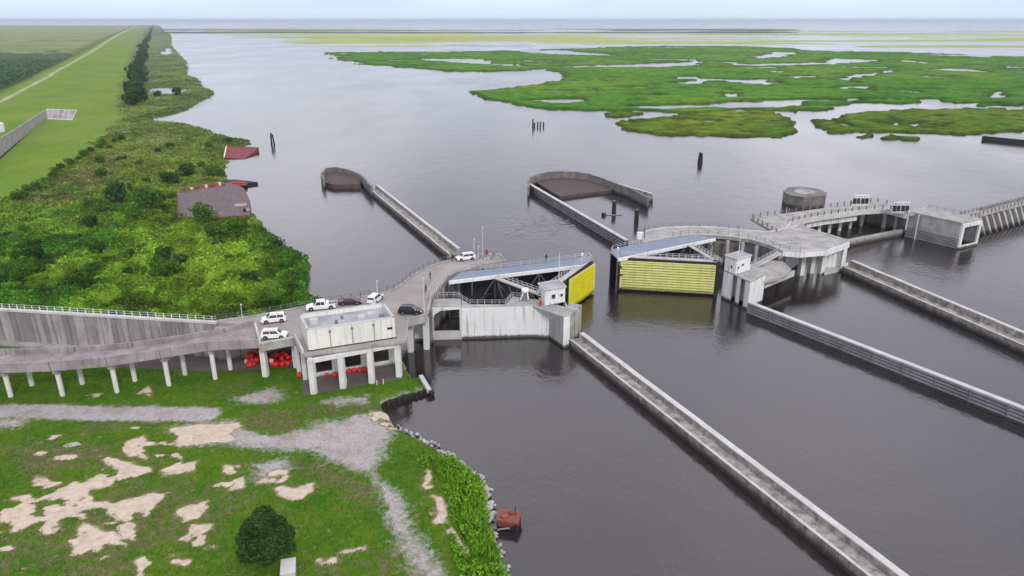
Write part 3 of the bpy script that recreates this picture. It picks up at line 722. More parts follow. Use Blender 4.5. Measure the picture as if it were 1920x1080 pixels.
PONDS = [
 [(790, 109), (905, 110), (920, 118), (1000, 124), (1130, 122), (1230, 118), (1318, 114), (1310, 122), (1230, 126), (1090, 126), (960, 124), (870, 118), (800, 113)],
 [(985, 134), (1040, 134), (1065, 140), (1030, 144), (1010, 158), (960, 160), (950, 150), (985, 146)], [(955, 94), (1040, 93), (1130, 100), (1165, 105), (1050, 102), (980, 98)],
 [(1350, 120), (1540, 117), (1560, 108), (1640, 112), (1640, 116), (1560, 120), (1420, 124)], [(1410, 110), (1450, 97), (1495, 98), (1470, 106), (1430, 110)],
 [(1560, 150), (1600, 140), (1676, 131), (1670, 136), (1620, 144), (1590, 151)], [(1272, 143), (1308, 143), (1306, 147), (1276, 147)], [(1358, 175), (1380, 174), (1386, 182), (1362, 183)],
 [(1852, 175), (1868, 170), (1886, 172), (1880, 184), (1860, 184)], [(1680, 101), (1860, 103), (1850, 107), (1760, 104)], [(1720, 186), (1750, 184), (1790, 198), (1770, 202), (1735, 194)], [(1880, 200), (1930, 194), (1930, 206), (1890, 206)],
 [(1580, 230), (1612, 240), (1606, 243), (1578, 236)], [(1672, 220), (1688, 230), (1680, 234), (1668, 224)], [(1704, 232), (1722, 230), (1720, 244), (1708, 244)], [(1760, 236), (1776, 234), (1774, 244), (1764, 244)],
 [(1310, 224), (1340, 225), (1345, 230), (1320, 230)], [(1500, 92), (1560, 92), (1560, 95), (1510, 95)],
]
def marsh_mat(name, c0, c1, c2, s1):
    m, n, b = mat(name)
    c = mixc(n, ramp(n, noise(n, s1, 5), 0.36, 0.62), c0, c1)
    c = mixc(n, ramp(n, noise(n, s1 * 6, 5, rough=0.65), 0.42, 0.68, 0, 0.8), c, c2)
    n.links.new(c, b.inputs['Base Color']); b.inputs['Roughness'].default_value = 0.9; b.inputs['Specular IOR Level'].default_value = 0.02
    if s1 > 0.005:
        a = N(n, 'ShaderNodeVertexColor', layer_name='tint'); c2_ = mixc(n, ramp(n, noise(n, 0.4, 5, rough=0.7), 0.3, 0.7), (0.55, 0.6, 0.55), (1.4, 1.35, 1.3)); c = mixc(n, 1.0, a.outputs['Color'], c2_, 'MULTIPLY')
        n.links.new(c, b.inputs['Base Color'])
    bump(n, b, noise(n, 0.35, 5, rough=0.7), 0.8, 0.5)
    return m
M['marsh'] = marsh_mat('marsh_grass', (0.052, 0.150, 0.012), (0.085, 0.185, 0.016), (0.034, 0.10, 0.010), 0.012)
M['marsh_olive'] = marsh_mat('marsh_grass_olive', (0.085, 0.15, 0.012), (0.135, 0.18, 0.018), (0.05, 0.09, 0.012), 0.03)
def marsh():
    for i, pl in enumerate(MARSH):
        poly = px_poly(pl, 0.4)
        pxs = [p[0] for p in pl]; pys = [p[1] for p in pl]
        u0, u1 = (min(pxs) - 8 - CX) / F, (max(pxs) + 8 - CX) / F
        step = 2.6 if i == 0 else 1.6
        rows = np.arange(min(pys) - 4, max(pys) + 5, 0.55 if i == 0 else 0.45)
        ys = np.array([at(CX, r_, 0.4)[1] for r_ in rows])[::-1]
        # plan grid: fan spacing grows with distance like the detail one can see
        us = np.arange(u0 - 0.06, u1 + 0.03, step / F) 
        X, Y = np.meshgrid(us, ys)
        X = X * Y
        keep = np.ones(X.shape, bool)
        s = sdist(X, Y, poly)
        sc = Y / 400.0
        s = s + 15 * sc * (fbm(X, Y, 26, 4) - 0.5) + 7 * sc * (fbm(X, Y, 6, 3) - 0.5)
        for pd in PONDS:
            pp = px_poly(pd, 0.4)
            s = np.minimum(s, -(sdist(X, Y, pp) + 12 * sc * (fbm(X + 77, Y, 14, 4) - 0.5)))
        if i == 0:                                            # pinholes of open water
            s = np.minimum(s, 60 * (0.735 - fbm(X * 0.5, Y * 0.8, 13, 4)) * sc)
            s = np.minimum(s, 60 * (0.70 - fbm(X * 0.35 + 400, Y * 0.6, 26, 4)) * sc * np.where(Y > 520, 1, 9))
        else:
            s = np.minimum(s, 30 * (0.72 - fbm(X * 0.6 + 90, Y, 8, 4)) * sc)
        a = sstep(-0.8 * sc, 1.0 * sc, s)
        Z = -0.5 + a * (1.15 + 0.55 * fbm(X, Y, 6, 3) + 0.3 * rng.random(X.shape))
        g1, g2, g3 = fbm(X, Y * 0.6, 90, 4)[..., None], fbm(X + 9, Y * 0.7, 22, 4)[..., None], fbm(X, Y, 5, 3)[..., None]
        gc, yc = (np.array([0.058, 0.165, 0.012]), np.array([0.10, 0.205, 0.016])) if i == 0 else (np.array([0.075, 0.14, 0.012]), np.array([0.15, 0.19, 0.018]))
        tint = gc + (yc - gc) * sstep(0.38, 0.62, 0.6 * g1 + 0.4 * g2)
        tint = tint * (0.82 + 0.42 * sstep(0.3, 0.62, g3)) * (1 - 0.38 * sstep(0.60, 0.72, g2))
        tint = tint * (0.55 + 0.45 * sstep(0.5, 6.0, s / sc)[..., None])  # darker towards the water: shaded grass edge put into the tint
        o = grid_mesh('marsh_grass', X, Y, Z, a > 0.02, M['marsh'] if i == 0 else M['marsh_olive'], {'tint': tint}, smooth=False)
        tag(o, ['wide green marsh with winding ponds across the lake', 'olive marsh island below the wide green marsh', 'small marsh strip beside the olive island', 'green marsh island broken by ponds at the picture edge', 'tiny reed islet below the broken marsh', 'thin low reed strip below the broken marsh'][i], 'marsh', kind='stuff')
marsh()
# low far marsh and flats, yellow-green
def far_marsh():
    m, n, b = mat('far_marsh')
    c = mixc(n, ramp(n, noise(n, 0.0011, 5, sxyz=(0.5, 1, 1)), 0.42, 0.60), (0.32, 0.36, 0.10), (0.42, 0.44, 0.20))  # sunlit yellow-green tone put into the base colour
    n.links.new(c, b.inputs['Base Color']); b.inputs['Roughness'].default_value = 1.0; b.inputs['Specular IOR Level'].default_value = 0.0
    us = np.linspace(-0.50, 0.86, 420); ys = 1050 * (5200 / 1050) ** np.linspace(0, 1, 200)
    X, Y = polar(us, ys)
    poly = px_poly([(640, 95), (560, 84), (430, 72), (380, 58), (440, 54), (700, 56), (1000, 60), (1400, 57), (1920, 58), (2200, 60), (2200, 92), (1900, 94), (1700, 93), (1500, 84), (1200, 84), (1000, 88), (800, 95)], 0.3)
    s = sdist(X, Y, poly)
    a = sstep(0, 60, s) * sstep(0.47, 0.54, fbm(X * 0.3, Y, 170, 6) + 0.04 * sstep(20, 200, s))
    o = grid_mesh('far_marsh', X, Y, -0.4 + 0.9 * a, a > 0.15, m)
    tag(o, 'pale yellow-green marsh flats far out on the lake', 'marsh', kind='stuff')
    # dark low coast near the horizon
    m2 = marsh_mat('far_coast', (0.06, 0.09, 0.05), (0.08, 0.11, 0.06), (0.05, 0.08, 0.05), 0.001)
    us = np.linspace(-0.46, 0.40, 260); ys = np.linspace(3600, 5600, 60)
    X, Y = polar(us, ys)
    a = sstep(0.44, 0.52, fbm(X * 0.22, Y, 420, 4)) * sstep(3600, 3900, Y) * sstep(5600, 5200, Y) * sstep(0.40, 0.30, X / Y)
    o = grid_mesh('far_coast', X, Y, -0.5 + a * (2 + 3 * fbm(X, Y, 90, 3)), a > 0.1, m2)
    tag(o, 'thin dark wooded shore on the horizon', 'shore', kind='stuff')
    # left horizon: pale flats and tree belts behind the fields
    for k, (yy, dep, c) in enumerate([(1500, 60, (0.05, 0.08, 0.04)), (2300, 130, (0.05, 0.075, 0.045)), (4200, 300, (0.055, 0.075, 0.05))]):
        us = np.linspace(-0.85, -0.535, 200); ys = np.linspace(yy, yy + dep, 10); X, Y = polar(us, ys)
        a = sstep(0.40, 0.55, fbm(X, Y * 0.4, 120 + 60 * k, 4)) * sstep(0, 0.25, (Y - yy) / dep) * sstep(1, 0.75, (Y - yy) / dep)
        o = grid_mesh('tree_belt', X, Y, 0.4 + a * (3.5 + 4.5 * fbm(X, Y, 14, 3)), a > 0.02, foliage('belt_leaves_%d' % k, c, tuple(x * 1.3 for x in c), sc=0.05), smooth=False)
        tag(o, ['thin tree belt crossing the fields beyond the wood', 'second tree belt behind the pale fields', 'farthest tree belt under the horizon'][k], 'tree belt', kind='stuff')
far_marsh()

# ------------------------------------------------------------------ structures: shared builders
DECK, PIER = 8.2, 7.0
_post = {}
def post_mesh(h, wd, m):
    k = (h, wd, m.name)
    if k not in _post:
        me = MB().box((0, 0, h / 2), (wd, wd, h)).mesh('post'); me.materials.append(m); _post[k] = me
    return _post[k]
def resample(pts, step):
    pts = [Vector(p) for p in pts]; outp = [pts[0]]; acc = 0.0
    for a, b in zip(pts[:-1], pts[1:]):
        L = (b - a).length; d = step - acc
        while d <= L:
            outp.append(a.lerp(b, d / L)); d += step
        acc = L - (d - step)
    return outp
def railing(parent, pts, m, step=2.2, h=1.05, wd=0.09, rails=(0.55, 1.02), rw=0.05):
    mb = MB()
    for a, b in zip(pts[:-1], pts[1:]):
        for z in rails: mb.bar(Vector(a) + Vector((0, 0, z)), Vector(b) + Vector((0, 0, z)), rw)
    r_ = mb.build('railing', m, parent)
    for p in resample(pts, step):
        o = link_mesh('post', post_mesh(h, wd, m), None, r_); o.location = p
    return r_
def P3(pts, z): return [at3(x, y, z) for x, y in pts]
def P2(pts, z): return [at(x, y, z) for x, y in pts]
_colm = {}
def column(parent, x, y, z0, z1, wd, m=None, name='column', rz=0.0):
    mb = MB().box((x, y, (z0 + z1) / 2), (wd, wd, z1 - z0), rz)
    return mb.build(name, m or M['column'], parent)

# ------------------------------------------------------------------ elevated roadway deck and its curved bridge
FAR = [(405, 603), (480, 593), (560, 578), (640, 565), (715, 552), (735, 546), (752, 535), (775, 517), (800, 503), (830, 492), (858, 486), (905, 477), (938, 478), (946, 489)]
INNER = [(908, 495), (887, 502), (868, 508), (852, 512), (839, 520), (829, 532), (817, 545), (808, 558), (806, 575), (801, 590)]
FRONT = [(763, 599), (761, 637), (568, 663), (553, 633), (488, 645), (479, 612)]
deck = empty('elevated_roadway', (*at(640, 600, DECK), 0))
inv = Matrix.Translation(-Vector(deck.location))
def under(parent_empty):
    """children are built in world coordinates: cancel the empty's offset"""
    for ch in parent_empty.children:
        if not ch.get('_w'):
            ch.matrix_parent_inverse = Matrix.Translation(-Vector(parent_empty.location)); ch['_w'] = 1
            del ch['_w']
    return parent_empty
tag(deck, 'raised concrete roadway with parked cars, curving round the gate bay beside the control house', 'roadway')
poly = P2(FAR, DECK) + P2(INNER, DECK) + P2(FRONT, DECK)
MB().prism(poly, DECK - 0.75, DECK).build('road_slab', M['road'], deck)
kb = MB()
def kerb(pts, hgt=0.3, th=0.35, z=DECK):
    for a, b in zip(pts[:-1], pts[1:]):
        kb.bar(Vector((*a, z + hgt / 2 - 0.02)), Vector((*b, z + hgt / 2 - 0.02)), th, hgt)
kerb(P2(FAR, DECK)); kb.build('kerb', M['conc'], deck); kb = MB(); kerb(P2(INNER, DECK) + P2(FRONT[:1], DECK))
kb.build('kerb', M['conc'], deck)
fb = MB()
for a, b in zip(FRONT[:-1], FRONT[1:]):
    pa, pb = at(*a, DECK), at(*b, DECK)
    hb = 0.5 if a[0] in (761, 763, 568) else 1.36
    fb.bar(Vector((*pa, DECK - 0.04 - hb / 2)), Vector((*pb, DECK - 0.04 - hb / 2)), 0.5, hb)
pa, pb = at(*INNER[-1], DECK), at(*FRONT[0], DECK)
fb.bar(Vector((*pa, DECK - 0.76)), Vector((*pb, DECK - 0.76)), 0.52, 1.42)
fb.build('edge_beam', M['conc'], deck)
for seg in ([(553, 633), (568, 663)], [(479, 612), (488, 645)], [(488, 645), (553, 633)]):
    a, b = at(*seg[0], DECK), at(*seg[1], DECK)
    hg = 0.8 if seg[0][0] != 488 else 0.25
    MB().bar(Vector((*a, DECK + hg / 2 + 0.003)), Vector((*b, DECK + hg / 2 + 0.003)), 0.34, hg).build('parapet', M['conc_cap'], deck)
railing(deck, [Vector((*p, DECK + 0.24)) for p in P2(FAR[:-2], DECK)], M['rail_dark'], 2.0, 1.15, 0.15)
railing(deck, [Vector((*p, DECK + 0.24)) for p in P2(INNER, DECK)], M['galv'], 1.9, 1.1, 0.09)
for (px, py, z0, wd) in [(498, 712, 0.3, 0.95), (556, 694, 0.3, 0.95), (770, 661, -2, 1.05), (800, 656, -2, 1.05), (573, 714, 0.3, 0.8), (562, 704, 0.3, 0.8),
                         (588, 742, 0.3, 0.95), (643, 731, 0.3, 0.95), (697, 721, 0.3, 0.95), (748, 709, 0.3, 0.95)]:
    x, y = at(px, py, max(z0, 0) + 0.3 if z0 > 0 else 0)
    y += wd * 0.5
    column(deck, x, y, z0, DECK - (0.76 if py > 703 and px > 560 else 1.43), wd, M['column'], rz=-0.12)
# abutment and walls below the deck
MB().prism(P2([(806, 640), (812, 634), (806, 608), (776, 612), (778, 640)], 0) , -2, DECK - 1.45).build('abutment', M['conc_white'], deck)
def lower_room():
    # low rear wall with openings behind the front columns
    a, b = Vector(at(588, 709, 0.6)), Vector(at(748, 681, 0.6)); d = (b - a); L = d.length; d.normalize()
    mb = MB()
    def piece(u0, u1, z0, z1, th=0.35):
        p, q = a + d * u0, a + d * u1; n_ = Vector((-d.y, d.x)) * th
        mb.prism([p, q, q + n_, p + n_], z0, z1)
    piece(0, L, 0.4, 1.5); piece(0, L, 4.3, DECK - 0.78)
    n = 3; wdt = L / n
    for k in range(n):
        piece(k * wdt, k * wdt + 0.6, 1.5, 4.3)
        piece(k * wdt + wdt * 0.66, (k + 1) * wdt, 1.5, 4.3)
    mb.build('rear_wall', M['conc_bldg'], deck)
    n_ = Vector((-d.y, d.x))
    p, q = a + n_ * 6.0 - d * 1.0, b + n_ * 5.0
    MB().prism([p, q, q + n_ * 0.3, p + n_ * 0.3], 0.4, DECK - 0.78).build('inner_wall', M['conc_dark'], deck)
lower_room()
beam = MB()
for (a, b) in [((588, 742), (748, 709)), ((573, 714), (588, 742))]:
    p, q = at(*a, 0.6), at(*b, 0.6)
    beam.bar(Vector((p[0], p[1] + 0.5, DECK - 1.12)), Vector((q[0], q[1] + 0.5, DECK - 1.12)), 0.6, 0.7)
beam.build('cross_beam', M['column'], deck)
# light mast and sign posts along the kerb
for (px, py, h) in [(455, 598, 3.0), (708, 556, 3.4), (796, 590, 7.5), (889, 482, 4.5), (905, 478, 7.0), (897, 484, 3.0)]:
    x, y = at(px, py, DECK); mb = MB().tube((x, y, DECK), (x, y, DECK + h), 0.06, 0.04, 6); mb.box((x + 0.1, y, DECK + h), (0.3, 0.16, 0.14))
    mb.build('light_mast', M['white'], deck)
under(deck)

# equipment on the far platform
for k, (px, py, s) in enumerate([(912, 486, 1.3), (926, 485, 1.0), (900, 489, 0.9)]):
    x, y = at(px, py, DECK)
    e = empty(['valve_stand', 'bollard_winch', 'control_box'][k], (x, y, DECK)); mb = MB()
    mb.box((0, 0, 0.25 * s), (1.2 * s, 0.9 * s, 0.5 * s), 0.3); mb.build('base', M['conc'], e)
    mb = MB()
    for t in range(4): mb.tube((0.4 * s * math.cos(t * 1.57), 0.3 * s * math.sin(t * 1.57), 0.5 * s), (0.1 * math.cos(t * 1.57), 0.1 * math.sin(t * 1.57), 1.9 * s), 0.06)
    mb.box((0, 0, 1.3 * s), (0.6 * s, 0.5 * s, 0.7 * s), 0.2); mb.build('machine', M['rust'] if k == 0 else M['steel_grey'], e)
    tag(e, ['rusty valve stand at the end of the curved roadway', 'grey winch on the roadway end near the gate walkway', 'small control box beside the white car on the roadway end'][k], 'machine')

# ------------------------------------------------------------------ access ramp
ramp_t = empty('access_ramp', (*at(215, 700, 0.6), 0))
tag(ramp_t, 'long concrete ramp on pillars climbing to the raised roadway', 'ramp')
RF = [(-115, 109.3, 6.8), (-100, 108.9, 6.85), (-87, 108.9, 6.95), (-78, 109.3, 7.1), (-69, 110.5, 7.4), (-61, 112.9, 7.75), (-54, 115.5, 8.0)] + [(*at(487, 644, DECK), DECK - 0.005)]
RB = [(-115, 114.9, 6.8), (-100, 114.7, 6.85), (-87, 114.7, 6.95), (-77, 115.2, 7.1), (-67.5, 116.5, 7.4), (-59.5, 118.9, 7.75), (-53, 121.4, 8.0)] + [(*at(478, 607, DECK), DECK - 0.005)]
mb = MB()
for i in range(len(RF) - 1):
    a, b, c, d = RF[i], RF[i + 1], RB[i + 1], RB[i]
    mb.add([(*a[:2], a[2] - 0.8), (*b[:2], b[2] - 0.8), (*c[:2], c[2] - 0.8), (*d[:2], d[2] - 0.8), a, b, c, d],
           [(3, 2, 1, 0), (4, 5, 6, 7), (0, 1, 5, 4), (2, 3, 7, 6)])
mb.build('road_slab', M['conc_ramp'], ramp_t)
for side in (RF, RB):
    for i in range(len(side) - 1):
        a, b = Vector(side[i]), Vector(side[i + 1]); d = (b - a).normalized() * 0.06
        MB().bar(a + d + Vector((0, 0, 0.04)), b - d + Vector((0, 0, 0.04)), 0.35, 1.7).build('parapet', M['conc_ramp'], ramp_t)
def ramp_xyz(x, line):
    for a, b in zip(line[:-1], line[1:]):
        if a[0] <= x <= b[0]:
            t = (x - a[0]) / (b[0] - a[0]); return [a[k] + t * (b[k] - a[k]) for k in range(3)]
for xx in (-95.5, -86.5, -77.8, -69.0, -61.0, -53.8):
    f, b = ramp_xyz(xx, RF), ramp_xyz(xx + 1.2, RB)
    f = Vector(f) + Vector((0.1, 0.9, 0)); b = Vector(b) + Vector((0, -0.9, 0))
    MB().bar(f + (f - b) * 0.12 + Vector((0, 0, -1.28)), b + (b - f) * 0.12 + Vector((0, 0, -1.28)), 0.95, 0.9).build('bent_cap', M['conc'], ramp_t)
    for p in (f, b):
        mb = MB().tube((p.x, p.y, 0.2), (p.x, p.y, p.z - 1.72), 0.42, 0.42, 10); mb.build('column', M['column'], ramp_t, smooth=False)
under(ramp_t)

# ------------------------------------------------------------------ floodwall
fw = empty('floodwall', (*at(200, 645, 1), 0))
tag(fw, 'stained concrete panel floodwall with a pale cap and white posts behind the ramp', 'floodwall')
A, B, C = Vector(at(-120, 571, 8.4)), Vector(at(405, 603, 8.4)), Vector(at(735, 560, 8.4))
L = (B - A).length; d = (B - A).normalized(); nrm = Vector((d.y, -d.x)); ang = math.atan2(d.y, d.x)
gr = random.Random(5); u = 0.0; k = 0
pm = []
for j in range(5):
    wd_ = 1.16; pm.append((wd_, MB().box((0, 0, 0), (wd_ - 0.05, 0.42, 7.7)).mesh('panel')))
    pm[-1][1].materials.append(M['conc_panel'])
while u < L:
    wd_, me = pm[k % 5]
    p = A + d * (u + wd_ / 2) + nrm * gr.uniform(-0.07, 0.07)
    o = link_mesh('panel', me, None, fw); o.location = (p.x, p.y, 4.15); o.rotation_euler = (gr.uniform(-0.004, 0.004), 0, ang + gr.uniform(-0.03, 0.03))
    u += wd_; k += 1
mb = MB(); q = A + d * L
c0 = nrm * 0.42; mb.prism([A + c0, q + c0, q - c0, A - c0], 8.0, 8.42); mb.build('cap_beam', M['conc_cap'], fw)
mb = MB(); mb.prism([A + nrm * 1.9, A + d * (L * 0.62) + nrm * 1.9, A + d * (L * 0.62) + nrm * 0.25, A + nrm * 0.25], 0.3, 1.5); mb.build('footing_ledge', M['conc'], fw)
mb = MB(); dd = (C - B).normalized(); nn = Vector((dd.y, -dd.x)) * 0.3
mb.prism([B + nn + nrm * 1.0, C + nn * 6, C - nn, B - nn], -1, DECK - 0.78); mb.build('return_wall', M['conc_panel'], fw)
railing(fw, [Vector((*(A - nrm * 0.15), 8.42)), Vector((*(q - nrm * 0.15), 8.42))], M['white'], 1.65, 1.0, 0.11, rails=(0.95, 0.5), rw=0.04)
under(fw)

# ------------------------------------------------------------------ control house
def control_house():
    zb, zt = DECK + 0.004, DECK + 3.85
    fl, fr = Vector(at(579, 657, DECK)), Vector(at(742, 632, DECK))
    bl = Vector(at(563, 619, DECK)); d = (fr - fl); n_ = (bl - fl) * 0.80; bl = fl + n_
    br = fr + n_
    h = empty('control_house', (*((fl + br) / 2), DECK))
    tag(h, 'flat roofed white control house on the raised roadway above pillars', 'building')
    dn, nn = d.normalized(), n_.normalized(); L = d.length
    th = 0.35
    for k in range(4):
        p, q = fl + d * (k / 4) + dn * 0.03, fl + d * ((k + 1) / 4) - dn * 0.03
        if k == 3:                                            # panel with the vent slot
            s0, s1 = p.lerp(q, 0.62), p.lerp(q, 0.88)
            mb = MB()
            mb.prism([p, s0, s0 + nn * th, p + nn * th], zb, zt); mb.prism([s1, q, q + nn * th, s1 + nn * th], zb, zt)
            mb.prism([s0, s1, s1 + nn * th, s0 + nn * th], zb, zt - 2.3); mb.prism([s0, s1, s1 + nn * th, s0 + nn * th], zt - 1.75, zt)
            w_ = mb.build('wall_panel', M['conc_bldg'], h)
            MB().prism([s0 + nn * 0.2, s1 + nn * 0.2, s1 + nn * 0.25, s0 + nn * 0.25], zt - 2.3, zt - 1.75).build('window', M['window'], h)
        else:
            MB().prism([p, q, q + nn * th, p + nn * th], zb, zt).build('wall_panel', M['conc_bldg'], h)
        if k:
            c = fl + d * (k / 4) - nn * 0.08
            mb = MB().tube((c.x, c.y, zb + 0.15), (c.x, c.y, zt - 0.9), 0.06, 0.06, 6); mb.box((c.x, c.y, zt - 0.85), (0.34, 0.22, 0.4), math.atan2(d.y, d.x)); mb.build('downspout', M['steel_grey'], h)
    for (p, q, nm) in ((fl, bl, 'side_wall'), (fr, br, 'side_wall'), (bl, br, 'rear_wall')):
        c = ((fl + br) / 2)
        e = (q - p).normalized(); m_ = Vector((-e.y, e.x))
        if (c - p).dot(m_) < 0: m_ = -m_
        pp, qq = (p + e * (th + 0.01), q - e * 0.0) if nm == 'side_wall' else (p + e * (th + .01), q - e * (th + .01))
        MB().prism([pp, qq, qq + m_ * th, pp + m_ * th], zb, zt - 0.003).build(nm, M['conc_bldg'], h)
    i = [fl + (dn + nn) * (th + 0.02), fr + (nn - dn) * (th + 0.02), br - (dn + nn) * (th + 0.02), bl + (dn - nn) * (th + 0.02)]
    MB().prism(i, zt - 1.1, zt - 0.72).build('roof', M['roof'], h)
    # pale coping along the short sides, roof hatches
    for p, q in ((fl, bl), (fr, br), (bl, br), (fl, fr)):
        e = (q - p).normalized()
        MB().bar(Vector((*(p + e * 0.05), zt + 0.05)) + Vector((*(((fl + br) / 2 - (p + q) / 2).normalized() * 0.16), 0)), Vector((*(q - e * 0.05), zt + 0.05)) + Vector((*(((fl + br) / 2 - (p + q) / 2).normalized() * 0.16), 0)), 0.42, 0.10).build('coping', M['conc_cap'], h)
    for u_, v_, s in ((0.66, 0.5, 1.2), (0.78, 0.6, 0.9)):
        p = fl + d * u_ + n_ * v_
        MB().box((p.x, p.y, zt - 0.5), (s, s, 0.45), 0.3).build('roof_hatch', M['conc_cap'], h)
    for u_, v_, (sx, sy, sz) in ((0.12, 0.55, (1.4, 1.0, 0.9)), (0.36, 0.35, (0.5, 0.5, 0.7)), (0.45, 0.6, (0.5, 0.5, 0.6)), (0.9, 0.4, (0.8, 0.6, 0.5))):
        p = fl + d * u_ + n_ * v_
        MB().box((p.x, p.y, zt - 0.72 + sz / 2), (sx, sy, sz), 0.35).build('roof_vent', M['steel_grey'] if sx < 1 else M['conc_cap'], h)
    # slab rim under the walls with small drain blocks
    MB().bar(Vector((*(fl - nn * 0.25 - dn * 0.3), DECK - 0.06)), Vector((*(fr - nn * 0.25 + dn * 0.2), DECK - 0.06)), 0.5, 0.12).build('base_rim', M['conc_dark'], h)
    under(h)
control_house()

# ------------------------------------------------------------------ left gate bay
bay = empty('gate_bay', (*at(930, 600, 0), 0))
tag(bay, 'white concrete gate bay with arched opening and quay wall below the curved roadway', 'gate bay')
W_ = [at(866, 636, 0), at(996, 632, 0), at(1029.5, 634, 0), at(1055.5, 653, 0), at(1066, 651, 0), at(1089, 627, 0)]
inner_px = [(1080, 585), (1062, 575), (1010, 562), (962, 556), (948, 571), (881, 571), (866, 562)]
Wi = P2(inner_px, PIER)
tops = [PIER, PIER, 4.2, PIER - 0.2, PIER - 0.2, PIER - 0.1] + [PIER] * 7
pl = W_ + Wi
me_z1 = tops
MB().prism(W_[:1] + W_[1:2] + [Wi[3], Wi[4], Wi[5], Wi[6]], -2, PIER).build('quay_wall', M['conc_white'], bay)
MB().add([(*W_[1], -2), (*W_[2], -2), (*W_[3], -2), (*Wi[2], -2), (*Wi[3], -2), (*W_[1], PIER), (*W_[2], 4.2), (*W_[3], PIER - 0.2), (*Wi[2], PIER), (*Wi[3], PIER)],
         [(0, 1, 6, 5), (1, 2, 7, 6), (2, 3, 8, 7), (3, 4, 9, 8), (4, 0, 5, 9), (5, 6, 7), (5, 7, 8, 9), (4, 3, 2, 1, 0)]).build('sloped_corner', M['conc_white'], bay)
MB().prism(W_[:1] + W_[1:2] + [Wi[3], Wi[4], Wi[5], Wi[6]], PIER + 0.003, PIER + 0.06).build('quay_top', M['conc'], bay)
p3_, p4_, p5_ = Vector(W_[3]), Vector(W_[4]), Vector(W_[5])
MB().prism([p3_, p4_, Vector(at(1070, 645, 0)), Vector(at(1074, 622, 0)) + Vector((-2, 2)), Vector(Wi[1]), Vector(Wi[2])], -2, PIER - 0.2).build('pier', M['conc_white'], bay)
MB().add([(*W_[1], PIER + 0.02), (*W_[2], 4.23), (*W_[3], PIER - 0.17), (*Wi[2], PIER + 0.02), (*Wi[3], PIER + 0.02)], [(0, 1, 2), (0, 2, 3, 4)]).build('pier_top', M['conc'], bay)
MB().prism([p3_, p4_, Vector(at(1070, 645, 0)), Vector(at(1074, 622, 0)) + Vector((-2, 2)), Vector(Wi[1]), Vector(Wi[2])], PIER - 0.197, PIER - 0.13).build('pier_top', M['conc'], bay)
e_ = (p5_ - p4_).normalized()
for k, (t0, t1) in enumerate([(0.10, 0.42), (0.46, 0.78), (0.82, 1.0)]):
    a, b = p4_.lerp(p5_, t0) , p4_.lerp(p5_, t1); n_ = Vector((-e_.y, e_.x)) * (2.6 - 0.1 * k)
    MB().prism([a, b, b + n_, a + n_], -2, PIER - 0.3 - 0.004 * k).build('buttress', M['conc'], bay)
# arched opening left of the quay wall
def arch():
    a, b = Vector(at(806, 640, 0)), Vector(at(866, 636, 0))
    a, b = Vector(at(809, 636, 0)), Vector(at(866, 634.5, 0))
    d = (b - a); L = d.length; dn = d.normalized(); n_ = Vector((-dn.y, dn.x)) * 1.2
    prof = [(0, -2), (0.5, -2), (0.5, 4.6), (0.95, 5.6), (2.2, 6.35), (L - 0.35, 6.5), (L - 0.35, -2), (L, -2), (L, 7.1), (0, 7.1)]
    mb = MB(); n = len(prof)
    f = [(*(a + dn * u_), z) for u_, z in prof]; r_ = [(*(a + dn * u_ + n_), z) for u_, z in prof]
    mb.add(f + r_, [(i, (i + 1) % n, (i + 1) % n + n, i + n) for i in range(n)] + [(0, 1, 2, 9), (2, 3, 9), (3, 4, 9), (4, 5, 8, 9), (5, 6, 7, 8)] + [tuple(x + n for x in f_[::-1]) for f_ in [(0, 1, 2, 9), (2, 3, 9), (3, 4, 9), (4, 5, 8, 9), (5, 6, 7, 8)]])
    mb.build('arch', M['conc_white'], bay)
    MB().prism([a - n_ * 0.3, b - n_ * 0.3, b + n_ * 0.9, a + n_ * 0.9], -1, 1.4).build('sill', M['conc_cap'], bay)
    MB().prism([a + n_ * 0.002 , b + n_ * 0.002, b + n_ * 3.5, a + n_ * 3.5], 7.104, 7.3).build('walkway', M['conc'], bay)
arch()
# curved rear wall of the bay below the road
rear = P2(INNER[:-1], DECK)
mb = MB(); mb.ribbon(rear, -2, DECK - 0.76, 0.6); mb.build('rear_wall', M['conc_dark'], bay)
for p in resample([Vector((*q_, 0)) for q_ in rear], 4.2):
    column(bay, p.x + 0.2, p.y - 0.3, -2, DECK - 0.77, 0.55, M['conc'], 'pilaster')
railing(bay, P3([(812, 556), (860, 557), (866, 562), (881, 571), (948, 571), (960, 557), (1000, 560)], PIER + 0.05), M['galv'], 1.5, 1.1, 0.09)
railing(bay, P3([(1058, 596), (1070, 590), (1085, 585), (1086, 592)], PIER - 0.1), M['galv'], 1.2, 1.1, 0.08)
